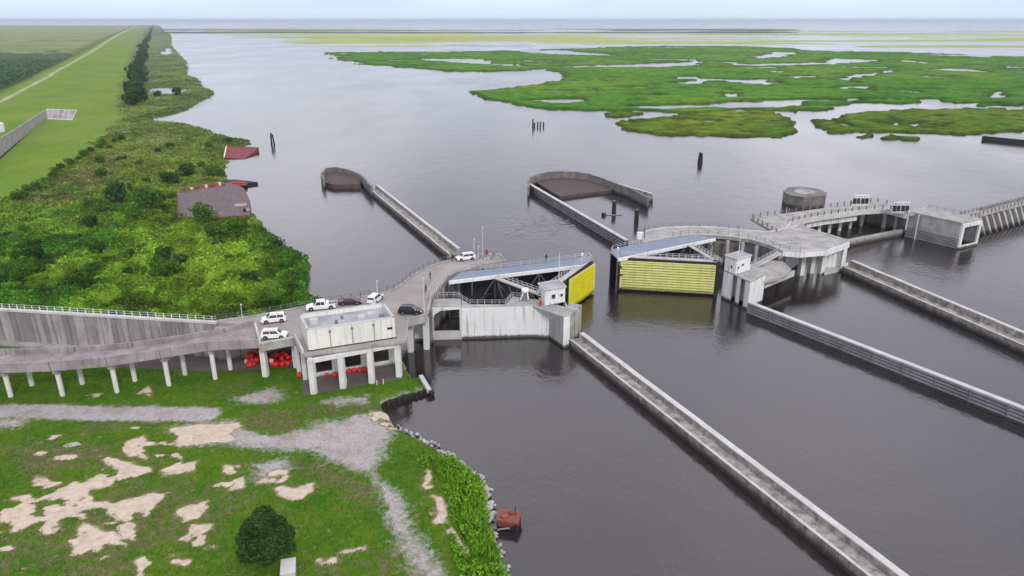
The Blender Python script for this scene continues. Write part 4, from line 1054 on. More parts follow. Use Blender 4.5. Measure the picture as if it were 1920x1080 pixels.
# hooped access rail, mast, small valve gear
mb = MB()
for k in range(5):
    p = at3(806 + 3 * k, 562 - 5 * k, DECK)
    pts_ = [p + Vector((0.9 * math.cos(t), 0, 2.4 * math.sin(t))) for t in np.linspace(0, math.pi, 7)]
    for a, b in zip(pts_[:-1], pts_[1:]): mb.bar(a, b, 0.07)
mb.build('hoop_rail', M['galv'], bay)
under(bay)
def thing_mesh(mb, name, m, label, cat, group=None): return tag(mb.build(name, m), label, cat, group)
def booth(name, px_corners, zb, zt, label, wins):
    """square operator booth: walls, flat roof slab, windows"""
    c = [Vector(at(x, y, zb)) for x, y in px_corners]         # left, front, right ; back derived
    bk = c[0] + c[2] - c[1]; quad = [c[0], c[1], c[2], bk]
    ctr = sum(quad, Vector((0, 0))) / 4
    b_ = empty(name, (ctr.x, ctr.y, zb)); tag(b_, label, 'booth')
    MB().prism([q_ + (ctr - q_) * 0.03 for q_ in quad], zb + 0.003, zt).build('wall', M['conc_white'], b_)
    MB().prism([q_ + (q_ - ctr) * 0.02 for q_ in quad], zt + 0.003, zt + 0.22).build('roof', M['roof'], b_)
    for k in range(4):
        a, b = quad[k], quad[(k + 1) % 4]; a, b = a + (a - ctr) * 0.02, b + (b - ctr) * 0.02
        MB().bar(Vector((*a, zt + 0.28)), Vector((*b, zt + 0.28)), 0.22, 0.3).build('roof_coping', M['conc_cap'], b_)
    for (i, t, z, wd_, hg, frame) in wins:
        a, b = quad[i], quad[(i + 1) % 4]; a, b = a + (ctr - a) * 0.03, b + (ctr - b) * 0.03
        e = (b - a).normalized(); o_ = Vector((e.y, -e.x))
        if (a - ctr).dot(o_) < 0: o_ = -o_
        p = a.lerp(b, t)
        q0, q1 = p - e * wd_ / 2, p + e * wd_ / 2
        w_ = MB().prism([q0, q1, q1 + o_ * 0.05, q0 + o_ * 0.05], zb + z, zb + z + hg).build('window', M['window'], b_)
        mb = MB()
        for zz in (z - 0.05, z + hg + 0.05): mb.bar(Vector((*(q0 + o_ * 0.05), zb + zz)), Vector((*(q1 + o_ * 0.05), zb + zz)), 0.12, 0.1)
        for qq in (q0, q1): mb.bar(Vector((*(qq + o_ * 0.05), zb + z)), Vector((*(qq + o_ * 0.05), zb + z + hg)), 0.1)
        f_ = mb.build('window_frame', M['conc_cap'], b_)
    under(b_); return b_, ctr, quad
bo, ctr, quad = booth('gate_booth', [(1009, 560), (1021, 573), (1060, 566)], PIER, PIER + 3.1, 'white gate booth with two windows beside the bright yellow panels', [(1, 0.42, 1.2, 0.9, 0.9, 1), (1, 0.82, 1.35, 0.65, 0.6, 1)])
thing_mesh(MB().tube((quad[3].x, quad[3].y, PIER + 3.2), (quad[3].x, quad[3].y, PIER + 9.5), 0.08, 0.05), 'mast', M['white'], 'thin white mast rising behind the booth by the bright yellow panels', 'mast')
x, y = at(1016, 572, PIER); thing_mesh(MB().tube((x - .3, y - .3, PIER), (x - .3, y - .3, PIER + 1.1), 0.3, 0.3, 10).tube((x - .3, y - .3, PIER + 1.1), (x - .3, y - .3, PIER + 1.25), 0.3, 0.15, 10), 'red_drum', M['buoy'], 'red drum against the booth by the bright yellow panels', 'drum')
x, y = at(984, 560, PIER + 0.2); hoist = empty('hoist_gear', (x, y, PIER)); tag(hoist, 'white gate hoist with wheel beside the near gate booth', 'machine')
MB().box((x, y, PIER + 0.45), (1.6, 1.2, 0.9), 0.4).build('base', M['steel_grey'], hoist)
MB().tube((x - 0.6, y, PIER + 1.9), (x + 0.6, y + 0.3, PIER + 2.0), 0.62, 0.62, 14).build('drum', M['white'], hoist)
MB().bar((x - 0.9, y - 0.6, PIER + 0.2), (x - 0.2, y, PIER + 1.8), 0.22).bar((x + 0.7, y - 0.6, PIER + 0.2), (x + 0.5, y, PIER + 1.8), 0.2).build('strut', M['white'], hoist)
under(hoist)

# ------------------------------------------------------------------ sector gate leaves
def gate_leaf(name, label, tip, back, mid, hinge, far_pts, bulge, ymat, panel, zw=8.5, flank=False):
    """pie-shaped gate: skin plate and walkway along the chord, arms to the hinge, yellow fender slats on the channel arm"""
    tip, back, mid, hinge = map(Vector, (tip, back, mid, hinge))
    g_ = empty(name, (hinge.x, hinge.y, 0)); tag(g_, label, 'gate')
    far = [Vector(p) for p in far_pts]
    MB().prism([back, tip] + far, zw - 0.25, zw).build('walkway', M['grating'], g_)
    e = (tip - back).normalized(); inn = Vector((-e.y, e.x))
    if (hinge - back).dot(inn) < 0: inn = -inn
    MB().bar(Vector((*(back + inn * 0.22), zw - 0.28)), Vector((*(tip + inn * 0.22), zw - 0.28)), 0.4, 0.75).build('edge_girder', M['white'], g_)
    sk = MB(); sk.ribbon([tuple(p) for p in far[::-1]], -1.0, zw - 0.27, 0.3); sk.build('skin_plate', M['steel_dark'], g_)
    # truss below the walkway edge
    for z in (0.6, 4.2):
        MB().bar(Vector((*(back + inn * 0.1), z)), Vector((*(tip + inn * 0.1), z)), 0.35).build('chord', M['steel_dark'], g_)
    n = 6
    for k in range(n + 1):
        p = back.lerp(tip, k / n)
        MB().bar(Vector((*p, -1)), Vector((*p, zw - 0.66)), 0.3).build('upright', M['truss'], g_)
        if k < n:
            q_ = back.lerp(tip, (k + 1) / n); z0, z1 = (0.4, zw - 0.7) if k % 2 else (zw - 0.7, 0.4)
            MB().bar(Vector((*p, z0)), Vector((*q_, z1)), 0.26).build('diagonal', M['truss'], g_)
    def arm(a, b, wd_, deckm, rail_sides):
        a, b = Vector(a), Vector(b); ee = (b - a).normalized(); nn = Vector((-ee.y, ee.x))
        MB().prism([a + nn * wd_ / 2, b + nn * wd_ / 2, b - nn * wd_ / 2, a - nn * wd_ / 2], zw - 0.22, zw - 0.003).build('arm_walkway', deckm, g_)
        for z in (0.6, 4.2, zw - 0.5):
            MB().bar(Vector((*a, z)), Vector((*b, z)), 0.4).build('arm_chord', M['steel_dark'], g_)
        m_ = 4
        for k in range(m_):
            p, q_ = a.lerp(b, k / m_), a.lerp(b, (k + 1) / m_)
            MB().bar(Vector((*p, 0.4)), Vector((*q_, zw - 0.6)), 0.24).build('arm_diagonal', M['truss'], g_)
        for s_ in rail_sides:
            o_ = nn * (wd_ / 2 - 0.06) * s_
            railing(g_, [Vector((*(a + o_), zw)), Vector((*(b + o_), zw))], M['galv'], 1.5, 1.1, 0.1)
    arm(hinge, mid, 1.1, M['conc_cap'], (1, -1))
    pa, pb = Vector(panel[0]), Vector(panel[1]); ee = (pb - pa).normalized(); oo = Vector((ee.y, -ee.x))
    if oo.dot(Vector((0, -1))) < 0: oo = -oo
    arm(hinge - oo * 1.2, pa - oo * 1.35, 1.3, M['conc_cap'], (1, -1))
    MB().bar(Vector((*hinge, 4)), Vector((*back, 4)), 0.5).build('rear_arm', M['steel_dark'], g_)
    MB().tube((hinge.x, hinge.y, -1), (hinge.x, hinge.y, zw + 0.2), 0.5, 0.5, 12).build('hinge_post', M['steel_dark'], g_)
    railing(g_, [Vector((*p, zw)) for p in far], M['galv'], 2.4, 1.1, 0.09)
    # yellow fender slats
    pa, pb, z0, z1 = Vector(panel[0]), Vector(panel[1]), panel[2], panel[3]
    ee = (pb - pa).normalized(); oo = Vector((ee.y, -ee.x))
    if (pa - hinge - (tip - hinge) * 0.5 + Vector((0, 10))).y > 1e9: oo = -oo
    if oo.dot(Vector((0, -1))) < 0: oo = -oo
    nS = 11; hs = (z1 - z0) / nS
    MB().prism([pa - oo * 0.02, pb - oo * 0.02, pb - oo * 0.35, pa - oo * 0.35], z0, z1).build('backing_plate', M['olive'], g_)
    for k in range(nS):
        zc = z0 + hs * (k + 0.5); gj = random.Random(k)
        MB().bar(Vector((*(pa + oo * 0.07), zc + gj.uniform(-.01, .01))), Vector((*(pb + oo * 0.07), zc)), 0.30, hs * 0.70).build('slat', ymat, g_)
    for p in (pa, pb):
        MB().bar(Vector((*(p + oo * 0.1), z0 - 0.05)), Vector((*(p + oo * 0.1), z1 + 0.1)), 0.3).build('end_post', M['yellow_pale'], g_)
    MB().bar(Vector((*(pa + oo * 0.08), z1 + 0.12)), Vector((*(pb + oo * 0.08), z1 + 0.12)), 0.34, 0.2).build('top_rail', M['yellow_pale'], g_)
    MB().prism([pa - oo * 0.36, pb - oo * 0.36, pb - oo * 0.7, pa - oo * 0.7], -1, zw - 0.3).build('arm_plate', M['steel_dark'], g_)
    if flank:
        q_ = pa - ee * 0.95
        MB().prism([pa - ee * 0.17 - oo * 0.1, q_ - oo * 0.1, q_ - oo * 2.2, pa - ee * 0.17 - oo * 2.2], -1, zw - 0.3).build('seal_flank', M['steel_dark'], g_)
    # lamp post and lifebuoy box at the tip
    MB().tube((tip.x, tip.y, zw), (tip.x, tip.y, zw + 2.6), 0.07).box((tip.x, tip.y, zw + 2.6), (0.4, 0.4, 0.5)).build('tip_light', M['white'], g_)
    under(g_)
def arc(a, b, bul, n=9):
    a, b = Vector(a), Vector(b); d = b - a; nn = Vector((-d.y, d.x)).normalized()
    return [a + d * t + nn * bul * 4 * t * (1 - t) for t in np.linspace(0, 1, n)]
ZW = 8.5
gate_leaf('sector_gate', 'open sector gate leaf with bright yellow slats facing the channel, beside the curved roadway', at(1091, 497, ZW), at(841, 527, ZW), at(932, 521, ZW), (6.9, 139.0),
          [at(1110, 488, ZW)] + arc(at(1104, 480, ZW), at(866, 509, ZW), 1.2), 0, M['yellow'], (at(1112, 548, 0.3), at(1066, 581, 0.3), 0.35, 7.4), ZW)
gate_leaf('sector_gate', 'open sector gate leaf with pale yellow slats facing the camera, across the channel', at(1158, 485, ZW), at(1340, 447, ZW), at(1293, 459, ZW), (48.6, 160.9),
          [at(1146, 474, ZW)] + arc(at(1149, 467, ZW), at(1302, 440, ZW), 0.6), 0, M['yellow_pale'], (at(1162, 542.5, 0.3), at(1338, 552.5, 0.3), 0.35, 7.5), ZW, True)

# ------------------------------------------------------------------ right gate bay, platform and piers
rb = empty('gate_bay', (*at(1440, 520, 0), 0))
tag(rb, 'concrete gate bay with columns, curved bridge and white platform across the channel', 'gate bay')
RDK = 8.0
OUT = [(1199, 441), (1215, 433), (1245, 428), (1290, 426), (1340, 427), (1395, 433), (1440, 436), (1470, 430), (1497, 424), (1592, 453)]
INN = [(1548, 469), (1500, 473), (1468, 470), (1440, 459), (1405, 449), (1370, 444), (1335, 441), (1290, 441), (1250, 447), (1205, 456)]
MB().prism(P2(OUT, RDK) + P2(INN, RDK), RDK - 0.8, RDK).build('road_slab', M['conc'], rb)
kb = MB(); kerb(P2(OUT, RDK), 0.35, 0.35, RDK); kb.build('kerb', M['conc_cap'], rb); kb = MB(); kerb(P2(INN, RDK), 0.35, 0.35, RDK); kb.build('kerb', M['conc_cap'], rb)
fb = MB(); pa, pb = at(1548, 469, RDK), at(1592, 453, RDK)
fb.bar(Vector((*pa, RDK - 0.8)), Vector((*pb, RDK - 0.8)), 0.5, 1.5); fb.build('edge_beam', M['conc_white'], rb)
fb = MB(); ii = P2(INN[:3], RDK)
for a, b in zip(ii[:-1], ii[1:]): fb.bar(Vector((*a, RDK - 0.7)), Vector((*b, RDK - 0.7)), 0.5, 1.3)
fb.build('edge_beam', M['conc_white'], rb)
railing(rb, [Vector((*p, RDK + 0.3)) for p in P2(OUT[:6], RDK)], M['rail_dark'], 2.6, 1.1, 0.11)
railing(rb, [Vector((*p, RDK + 0.3)) for p in P2(INN[1:9], RDK)], M['rail_dark'], 2.6, 1.1, 0.11)
for px, py in [(1502, 517), (1521, 513), (1540, 514)]:
    x, y = at(px, py, 0); column(rb, x, y + 0.6, -2, RDK - 0.81, 1.25, M['column'], rz=0.35)
# curved white abutments
def curved_wall(name, pts, z0, z1, th, m):
    mb = MB(); mb.ribbon(pts, z0, z1, th); return mb.build(name, m, rb)
curved_wall('abutment', P2([(1468, 511), (1475, 509), (1486, 503), (1497, 494), (1501, 487)], 0), -2, RDK - 0.81, 1.0, M['conc_white'])
curved_wall('abutment', P2([(1546, 505), (1558, 505), (1570, 503), (1579, 500)], 0), -2, RDK - 0.81, 0.8, M['conc_white'])
x, y = (Vector(at(1592, 453, RDK)) * 0.95 + Vector(at(1500, 450, RDK)) * 0.05); column(rb, x - 0.2, y - 0.1, -2, RDK - 0.81, 1.0, M['conc_white'])
MB().prism(P2([(1546, 511), (1590, 500), (1590, 492), (1546, 500)], 0.8), -2, 0.8).build('sill', M['conc_cap'], rb)
# dark rear wall and columns under the curved bridge
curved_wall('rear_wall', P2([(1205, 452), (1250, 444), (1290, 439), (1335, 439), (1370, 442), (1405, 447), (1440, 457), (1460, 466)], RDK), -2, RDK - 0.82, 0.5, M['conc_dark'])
for px, py in [(1250, 447), (1290, 442), (1334, 442), (1364, 444), (1392, 447), (1418, 453)]:
    x, y = at(px, py, RDK); column(rb, x, y - 0.8, -2, RDK - 0.83, 0.8, M['conc'])
MB().prism(P2([(1325, 482), (1350, 486), (1440, 478), (1440, 470), (1390, 470), (1325, 472)], 2.0), -2, 2.0).build('bay_ledge', M['conc'], rb)
# pier below the booth: faces with two deep slots
pc = [Vector(at(x, y, 0)) for x, y in [(1352, 558), (1369, 566), (1381, 571.5), (1392, 577), (1401, 582), (1429, 566), (1404, 548), (1366, 541)]]
inn_ = (pc[7] - pc[0])
pts = [pc[0], pc[1], pc[1] + inn_ * 0.35, pc[1].lerp(pc[2], 0.75) + inn_ * 0.35, pc[1].lerp(pc[2], 0.75), pc[2].lerp(pc[3], 0.25), pc[2].lerp(pc[3], 0.25) + inn_ * 0.35, pc[3] + inn_ * 0.35, pc[3], pc[4], pc[5], pc[6], pc[7]]
pts[3:5] = [pc[1].lerp(pc[2], 0.7) + inn_ * 0.35, pc[1].lerp(pc[2], 0.7)]
MB().prism(pts, -2, PIER - 0.3).build('pier', M['conc_white'], rb)
MB().prism([p + (p - sum(pc, Vector((0, 0))) / 8) * 0.012 for p in [pc[0], pc[1], pc[4], pc[5], pc[6], pc[7]]], PIER - 0.296, PIER).build('pier_cap', M['conc'], rb)
# walkway slab from the pier to the platform
MB().prism(P2([(1404, 524), (1432, 527), (1470, 518), (1484, 505), (1468, 490), (1440, 488), (1400, 497)], PIER - 1.6), PIER - 2.3, PIER - 1.6).build('walkway', M['conc'], rb)
MB().prism(P2([(1434, 535), (1490, 512), (1490, 506), (1434, 527)], 3.4), 2.6, 3.4).build('fender_beam', M['conc_cap'], rb)
railing(rb, P3([(1410, 508), (1440, 514), (1469, 512), (1469, 518)], PIER - 1.6), M['galv'], 1.4, 1.1, 0.08)
# stair from the walkway up to the road
s0, s1 = at3(1412, 500, PIER - 1.6), at3(1462, 474, RDK)
sd_ = (s1 - s0); sn = Vector((-sd_.y, sd_.x, 0)).normalized() * 0.7
for k in range(12):
    p = s0 + sd_ * ((k + 0.5) / 12)
    MB().box((p.x, p.y, p.z), (sd_.length / 12 * 1.1, 1.4, 0.12), math.atan2(sd_.y, sd_.x)).build('step', M['conc_cap'], rb)
MB().bar(s0 + sn, s1 + sn, 0.12, 0.35).build('stringer', M['conc_cap'], rb); MB().bar(s0 - sn, s1 - sn, 0.12, 0.35).build('stringer', M['conc_cap'], rb)
railing(rb, [s0 + sn, s1 + sn], M['galv'], 1.2, 1.1, 0.07); railing(rb, [s0 - sn, s1 - sn], M['galv'], 1.2, 1.1, 0.07)
for (px, py, h) in [(1208, 446, 3.6)]:
    x, y = at(px, py, RDK); MB().box((x - 1.5, y - 1, RDK + 0.9), (1.3, 1.0, 1.8)).build('switch_cabinet', M['white'], rb); MB().tube((x, y, RDK), (x, y, RDK + h), 0.16, 0.1).build('light_mast', M['rail_dark'], rb)
x, y = at(1470, 432, RDK); MB().tube((x, y, RDK), (x, y, RDK + 6.5), 0.12, 0.07).build('light_mast', M['galv'], rb)
under(rb)
bo2, ctr2, quad2 = booth('gate_booth', [(1357, 506), (1379, 514), (1406, 506)], PIER, PIER + 3.3, 'white gate booth with two small dark windows beside the pale yellow panels', [(0, 0.62, 1.1, 0.55, 0.6, 1), (1, 0.15, 1.1, 0.55, 0.6, 1), (1, 0.45, 1.6, 0.8, 0.45, 1)])
thing_mesh(MB().tube((ctr2.x, ctr2.y, PIER + 3.5), (ctr2.x, ctr2.y, PIER + 10.5), 0.09, 0.05), 'mast', M['white'], 'thin white mast on the booth by the pale yellow panels', 'mast')

# ------------------------------------------------------------------ far road bridge with columns
fbg = empty('far_bridge', (*at(1600, 420, 0), 0))
tag(fbg, 'low concrete road bridge on white columns behind the platform', 'bridge')
FO = [(1456, 437), (1407, 409), (1500, 396), (1600, 383), (1640, 378), (1690, 387), (1738, 398)]
FI = [(1700, 402), (1662, 392), (1620, 394), (1545, 404), (1512, 410), (1482, 417), (1474, 429)]
FZ = 7.6
MB().prism(P2(FO, FZ) + P2(FI, FZ), FZ - 0.7, FZ).build('road_slab', M['conc'], fbg)
mb = MB(); ii = P2(FI, FZ)
for a, b in zip(ii[:-1], ii[1:]): mb.bar(Vector((*a, FZ - 0.55)), Vector((*b, FZ - 0.55)), 0.45, 1.5)
mb.build('edge_beam', M['conc_cap'], fbg)
# panelled face below the bridge edge
pp = P2([(1512, 415), (1545, 409), (1600, 402), (1608, 401)], FZ - 1.4)
for a, b in zip(pp[:-1], pp[1:]):
    a, b = Vector(a), Vector(b); n = max(1, int((b - a).length / 2.5))
    for k in range(n):
        MB().bar(Vector((*a.lerp(b, k / n), FZ - 2.4)), Vector((*a.lerp(b, (k + 0.94) / n), FZ - 2.4)), 0.35, 2.1).build('face_panel', M['conc_white'], fbg)
railing(fbg, [Vector((*p, FZ + 0.02)) for p in P2(FO[:6], FZ)], M['rail_dark'], 2.8, 1.3, 0.26)
railing(fbg, [Vector((*p, FZ + 0.2)) for p in P2(FI[:6], FZ)], M['rail_dark'], 2.8, 1.2, 0.26)
for px, py in [(1535, 441), (1554.6, 437), (1574, 433), (1594, 428), (1615, 425), (1634, 421), (1657, 428), (1679, 432)]:
    x, y = at(px, py, 0); column(fbg, x, y + 0.5, -2, FZ - 0.71, 0.9, M['column'])
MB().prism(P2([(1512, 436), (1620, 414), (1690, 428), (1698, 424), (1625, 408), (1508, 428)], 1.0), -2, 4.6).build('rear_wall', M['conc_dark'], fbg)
a, b = Vector(at(1594, 462, 0)), Vector(at(1697, 441, 0)); nn = Vector((-(b - a).y, (b - a).x)).normalized() * 1.6
MB().prism([a, b, b + nn, a + nn], -2, 1.7).build('low_sill_beam', M['conc'], fbg)
under(fbg)
# hoists on the bridge
for k, (px, py, lab) in enumerate([(1613, 385, 'dark gate hoist with white top on the far bridge, farther from the box pier'), (1688, 399, 'dark gate hoist with white top next to the box pier')]):
    x, y = at(px, py, FZ); h_ = empty('gate_hoist', (x, y, FZ)); tag(h_, lab, 'machine', None)
    MB().box((0, 0, 0.3), (5.2, 2.2, 0.6), -0.3).build('base', M['conc_cap'], h_)
    for j in range(4):
        MB().box((-2 + 1.3 * j, 0.2 * (j % 2), 1.4), (0.8, 1.2, 1.6), -0.3).build('motor', M['steel_dark'], h_)
    mb = MB()
    for j in range(6):
        mb.tube((-2.2 + 0.85 * j, 0, 0.6), (-2.2 + 0.85 * j, 0, 3.2), 0.06)
    mb.bar((-2.4, 0, 3.2), (2.4, 0, 3.2), 0.3, 0.25); mb.bar((-2.4, 0, 2.4), (2.4, 0, 2.4), 0.12)
    mb.build('frame', M['white'], h_)

# ------------------------------------------------------------------ box pier and weir
bp_ = empty('box_pier', (*at(1770, 445, 0), 0))
tag(bp_, 'grey concrete box pier with fender boards and an open square end', 'pier')
c0, c1, c2 = Vector(at(1697, 444, 0)), Vector(at(1793, 467, 0)), Vector(at(1828, 459, 0))
dn = (c1 - c0).normalized(); sn2 = (c2 - c1); 
BZ = 7.5
back = c2 + (c0 - c1)
th = 0.7
sv = sn2.normalized()
MB().prism([c0, c1, c1 + sv * th, c0 + sv * th], -2, BZ).build('side_wall', M['conc'], bp_)
MB().prism([c2, back, back - sv * th, c2 - sv * th], -2, BZ).build('side_wall', M['conc'], bp_)
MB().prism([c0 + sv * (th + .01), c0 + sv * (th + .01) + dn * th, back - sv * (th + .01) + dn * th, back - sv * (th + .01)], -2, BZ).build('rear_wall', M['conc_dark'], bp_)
MB().prism([c0 - dn * 1.5 - sv * 0.15, c1 + dn * 0.15 - sv * 0.15, c2 + dn * 0.15 + sv * 0.15, back - dn * 1.5 + sv * 0.15], BZ + 0.003, BZ + 0.45).build('top_slab', M['conc'], bp_)
MB().prism([c1 - sv * 0.02 + dn * 0.01, c2 + sv * 0.02 + dn * 0.01, c2 + sv * 0.02 + dn * 0.5, c1 - sv * 0.02 + dn * 0.5], -2, 0.9).build('end_sill', M['conc_white'], bp_)
for q_ in (c1, c2 - sv * 0.9):
    MB().prism([q_ + dn * 0.02, q_ + sv * 0.9 + dn * 0.02, q_ + sv * 0.9 + dn * 0.55, q_ + dn * 0.55], -2, BZ - 0.003).build('end_post', M['conc_white'], bp_)
MB().prism([c1 + sv * 0.91 + dn * 0.02, c2 - sv * 0.91 + dn * 0.02, c2 - sv * 0.91 + dn * 0.53, c1 + sv * 0.91 + dn * 0.53], BZ - 1.1, BZ - 0.006).build('end_lintel', M['conc_white'], bp_)
MB().prism([c0 - sv * 0.003, c1 - sv * 0.003, c1 - sv * 0.06, c0 - sv * 0.06], -1, 2.9).build('fender_backing', M['timber_dark'], bp_)
for k in range(5):
    z = 0.35 + 0.55 * k
    for t0, t1 in ((0.0, 0.2), (0.25, 1.0)):
        MB().bar(Vector((*(c0.lerp(c1, t0) - sv * 0.2), z)), Vector((*(c0.lerp(c1, t1) - sv * 0.2), z)), 0.25, 0.34).build('fender_board', M['timber'], bp_)
for t in (0.2, 0.24):
    p = c0.lerp(c1, t) - sv * 0.2; MB().bar(Vector((*p, -1)), Vector((*p, BZ)), 0.35).build('ladder_post', M['white'] if t < 0.22 else M['steel_grey'], bp_)
railing(bp_, [Vector((*(back.lerp(c2, t) + sv * 0.0), BZ + 0.45)) for t in (0, 1)], M['rail_dark'], 2.4, 1.1, 0.1)
under(bp_)
weir = empty('weir', (*at(1900, 410, 0), 0))
tag(weir, 'long buttressed weir wall with a railed walkway running off to the edge', 'weir')
wa, wb = Vector(at(1838, 404, 5.6)), Vector(at(2050, 349, 5.6)); wd = (wb - wa); wl = wd.length; wn = wd.normalized(); wp = Vector((wn.y, -wn.x))
if wp.y > 0: wp = -wp
MB().prism([wa - wn * 6, wb, wb - wp * 3.6, wa - wn * 6 - wp * 3.6], 5.1, 5.6).build('walkway', M['conc'], weir)
MB().prism([wa - wp * 1.0, wb - wp * 1.0, wb - wp * 1.6, wa - wp * 1.6], -2, 5.09).build('wall', M['conc_dark'], weir)
k = 0
while k * 3.6 < wl:
    p = wa + wn * (k * 3.6)
    h = 0.55
    a, b = p - wn * h, p + wn * h
    vs_ = [(*(a + wp * 3.2), -1), (*(b + wp * 3.2), -1), (*(b - wp * 0.9), -1), (*(a - wp * 0.9), -1), (*(a + wp * 0.2), 5.0), (*(b + wp * 0.2), 5.0), (*(b - wp * 0.9), 5.0), (*(a - wp * 0.9), 5.0)]
    MB().add(vs_, [(3, 2, 1, 0), (4, 5, 6, 7), (0, 1, 5, 4), (1, 2, 6, 5), (2, 3, 7, 6), (3, 0, 4, 7)]).build('buttress', M['conc'], weir)
    k += 1
railing(weir, [Vector((*(wa - wn * 5 + wp * 0.0 - wp * 0.2), 5.6)), Vector((*(wb - wp * 0.2), 5.6))], M['rail_dark'], 2.4, 1.2, 0.2)
railing(weir, [Vector((*(wa - wn * 5 - wp * 3.4), 5.6)), Vector((*(wb - wp * 3.4), 5.6))], M['rail_dark'], 2.4, 1.2, 0.2)
MB().bar(Vector((*(wa + wn * 6 - wp * 3.2), 6.1)), Vector((*(wb - wp * 3.2), 6.1)), 0.4, 0.7).build('pipe_rack', M['conc_dark'], weir)
under(weir)

# ------------------------------------------------------------------ guide walls
def stepped_wall(name, label, A_, B_, seg, z1, z2, w1, w2, flip=1, m=None):
    """L-section wall of cast segments; A_-B_ is the waterline of its low side"""
    A_, B_ = Vector(A_), Vector(B_); L = (B_ - A_).length; d = (B_ - A_).normalized(); n_ = Vector((-d.y, d.x)) * flip
    t = empty(name, (A_.x, A_.y, 0)); tag(t, label, 'wall')
    k, u = 0, 0.0
    while u < L - 0.1:
        v = min(u + seg, L); a, b = A_ + d * (u + 0.02), A_ + d * (v - 0.02); jz = random.Random(k).uniform(-0.03, 0.03)
        mb = MB()
        mb.prism([a, b, b + n_ * w1, a + n_ * w1], -2, z1 + jz)
        mb.build('ledge_segment', m or M['conc_pier'], t)
        MB().prism([a - n_ * 0.05, b - n_ * 0.05, b + n_ * 0.38, a + n_ * 0.38], z1 + jz + 0.003, z1 + jz + 0.12).build('nosing', M['conc_cap'], t)
        mb = MB(); mb.prism([a + n_ * (w1 + 0.004), b + n_ * (w1 + 0.004), b + n_ * (w1 + w2), a + n_ * (w1 + w2)], -2, z2 + jz)
        up = mb.build('parapet_segment', m or M['conc_pier'], t)
        mb = MB(); mb.prism([a + n_ * (w1 + 0.03), b + n_ * (w1 + 0.03), b + n_ * (w1 + w2 + 0.08), a + n_ * (w1 + w2 + 0.08)], z2 + jz + 0.003, z2 + jz + 0.16)
        cp_ = mb.build('coping', M['conc_cap'], t)
        u = v; k += 1
    under(t); return t
stepped_wall('guide_wall', 'long stepped concrete guide wall running from the near pier to the bottom edge', at(1068, 652, 0), (46.3, 55), 5.5, 1.75, 2.7, 2.1, 0.95)
stepped_wall('guide_wall', 'stepped concrete guide wall below the white platform, farthest of the long walls', at(1577, 512, 0), at(1990, 697, 0), 6, 1.8, 3.1, 2.3, 0.9)
stepped_wall('guide_wall', 'straight stepped guide wall from the parked white car to the hooked head', at(842, 489, 0), at(693, 363, 0), 7, 1.9, 3.1, 2.4, 0.9, flip=-1)
def fender_wall(name, label, A_, B_, z, wd_, rows, flip=1, rail_h=0.34, bay_len=6.0):
    A_, B_ = Vector(A_), Vector(B_); L = (B_ - A_).length; d = (B_ - A_).normalized(); n_ = Vector((-d.y, d.x)) * flip
    t = empty(name, (A_.x, A_.y, 0)); tag(t, label, 'wall')
    k = 0; u = 0.0
    while u < L - 0.1:
        v = min(u + bay_len, L); a, b = A_ + d * (u + 0.03), A_ + d * (v - 0.03)
        MB().prism([a, b, b + n_ * wd_, a + n_ * wd_], -2, z - 0.25).build('wall_segment', M['timber_dark'], t)
        MB().prism([a - n_ * 0.22, b - n_ * 0.22, b + n_ * (wd_ + 0.05), a + n_ * (wd_ + 0.05)], z - 0.247, z).build('coping', M['conc_cap'], t)
        for r_ in range(rows):
            zz = 0.25 + (z - 0.6) * r_ / (rows - 1)
            MB().bar(Vector((*(a - n_ * 0.13), zz)), Vector((*(b - n_ * 0.13), zz)), 0.25, rail_h).build('fender_rail', M['timber'], t)
        MB().bar(Vector((*(a - n_ * 0.3), -0.5)), Vector((*(a - n_ * 0.3), z - 0.3)), 0.22).build('fender_post', M['rail_dark'], t)
        u = v; k += 1
    under(t); return t
fender_wall('guide_wall', 'guide wall faced with horizontal fender rails, leading from the pier below the booth', at(1402, 586, 0), at(2000, 826, 0), 2.5, 0.9, 4, rail_h=0.40)
fender_wall('guide_wall', 'fender faced guide wall from the far gate to the rounded pen', at(1172, 468, 0), at(991, 358, 0), 2.9, 0.9, 4, flip=-1, bay_len=8)
def pen(name, label, pts, z, th_, fill, fz, m=M['conc_dark']):
    t = empty(name, (pts[0][0], pts[0][1], 0)); tag(t, label, 'pier')
    for a, b in zip(pts[:-1], pts[1:]):
        mb = MB(); mb.ribbon([a, b], -2, z, th_); mb.build('wall_segment', m, t)
        mb = MB(); mb.ribbon([a, b], z + 0.003, z + 0.18, th_ * 1.1); mb.build('coping', M['conc_dark'], t)
    MB().prism(fill, -2, fz).build('fill', M['mud'], t)
    under(t)
HEAD1 = P2([(696, 353), (684, 340), (676, 326), (650, 318), (625, 315), (608, 321), (603, 329), (608, 342), (625, 350), (676, 345)], 3.2)
pen('hooked_pier_head', 'hooked dark concrete head at the end of the long stepped wall', [at(697, 352, 3.2), at(676, 330, 3.2), at(655, 320, 3.4), at(630, 314, 3.6), at(612, 316, 3.6), at(603, 326, 3.6), at(607, 336, 3.6)], 3.6, 0.8,
    P2([(676, 345), (674, 333), (655, 324), (630, 318), (612, 320), (606, 330), (608, 341), (625, 346)], 1.8), 1.8)
PEN = [at(x, y, 3.6) for x, y in [(991, 352), (991, 342), (996, 333), (1010, 327), (1030, 323), (1055, 322), (1080, 323), (1105, 327), (1130, 335), (1148, 342), (1185, 355), (1215, 371)]]
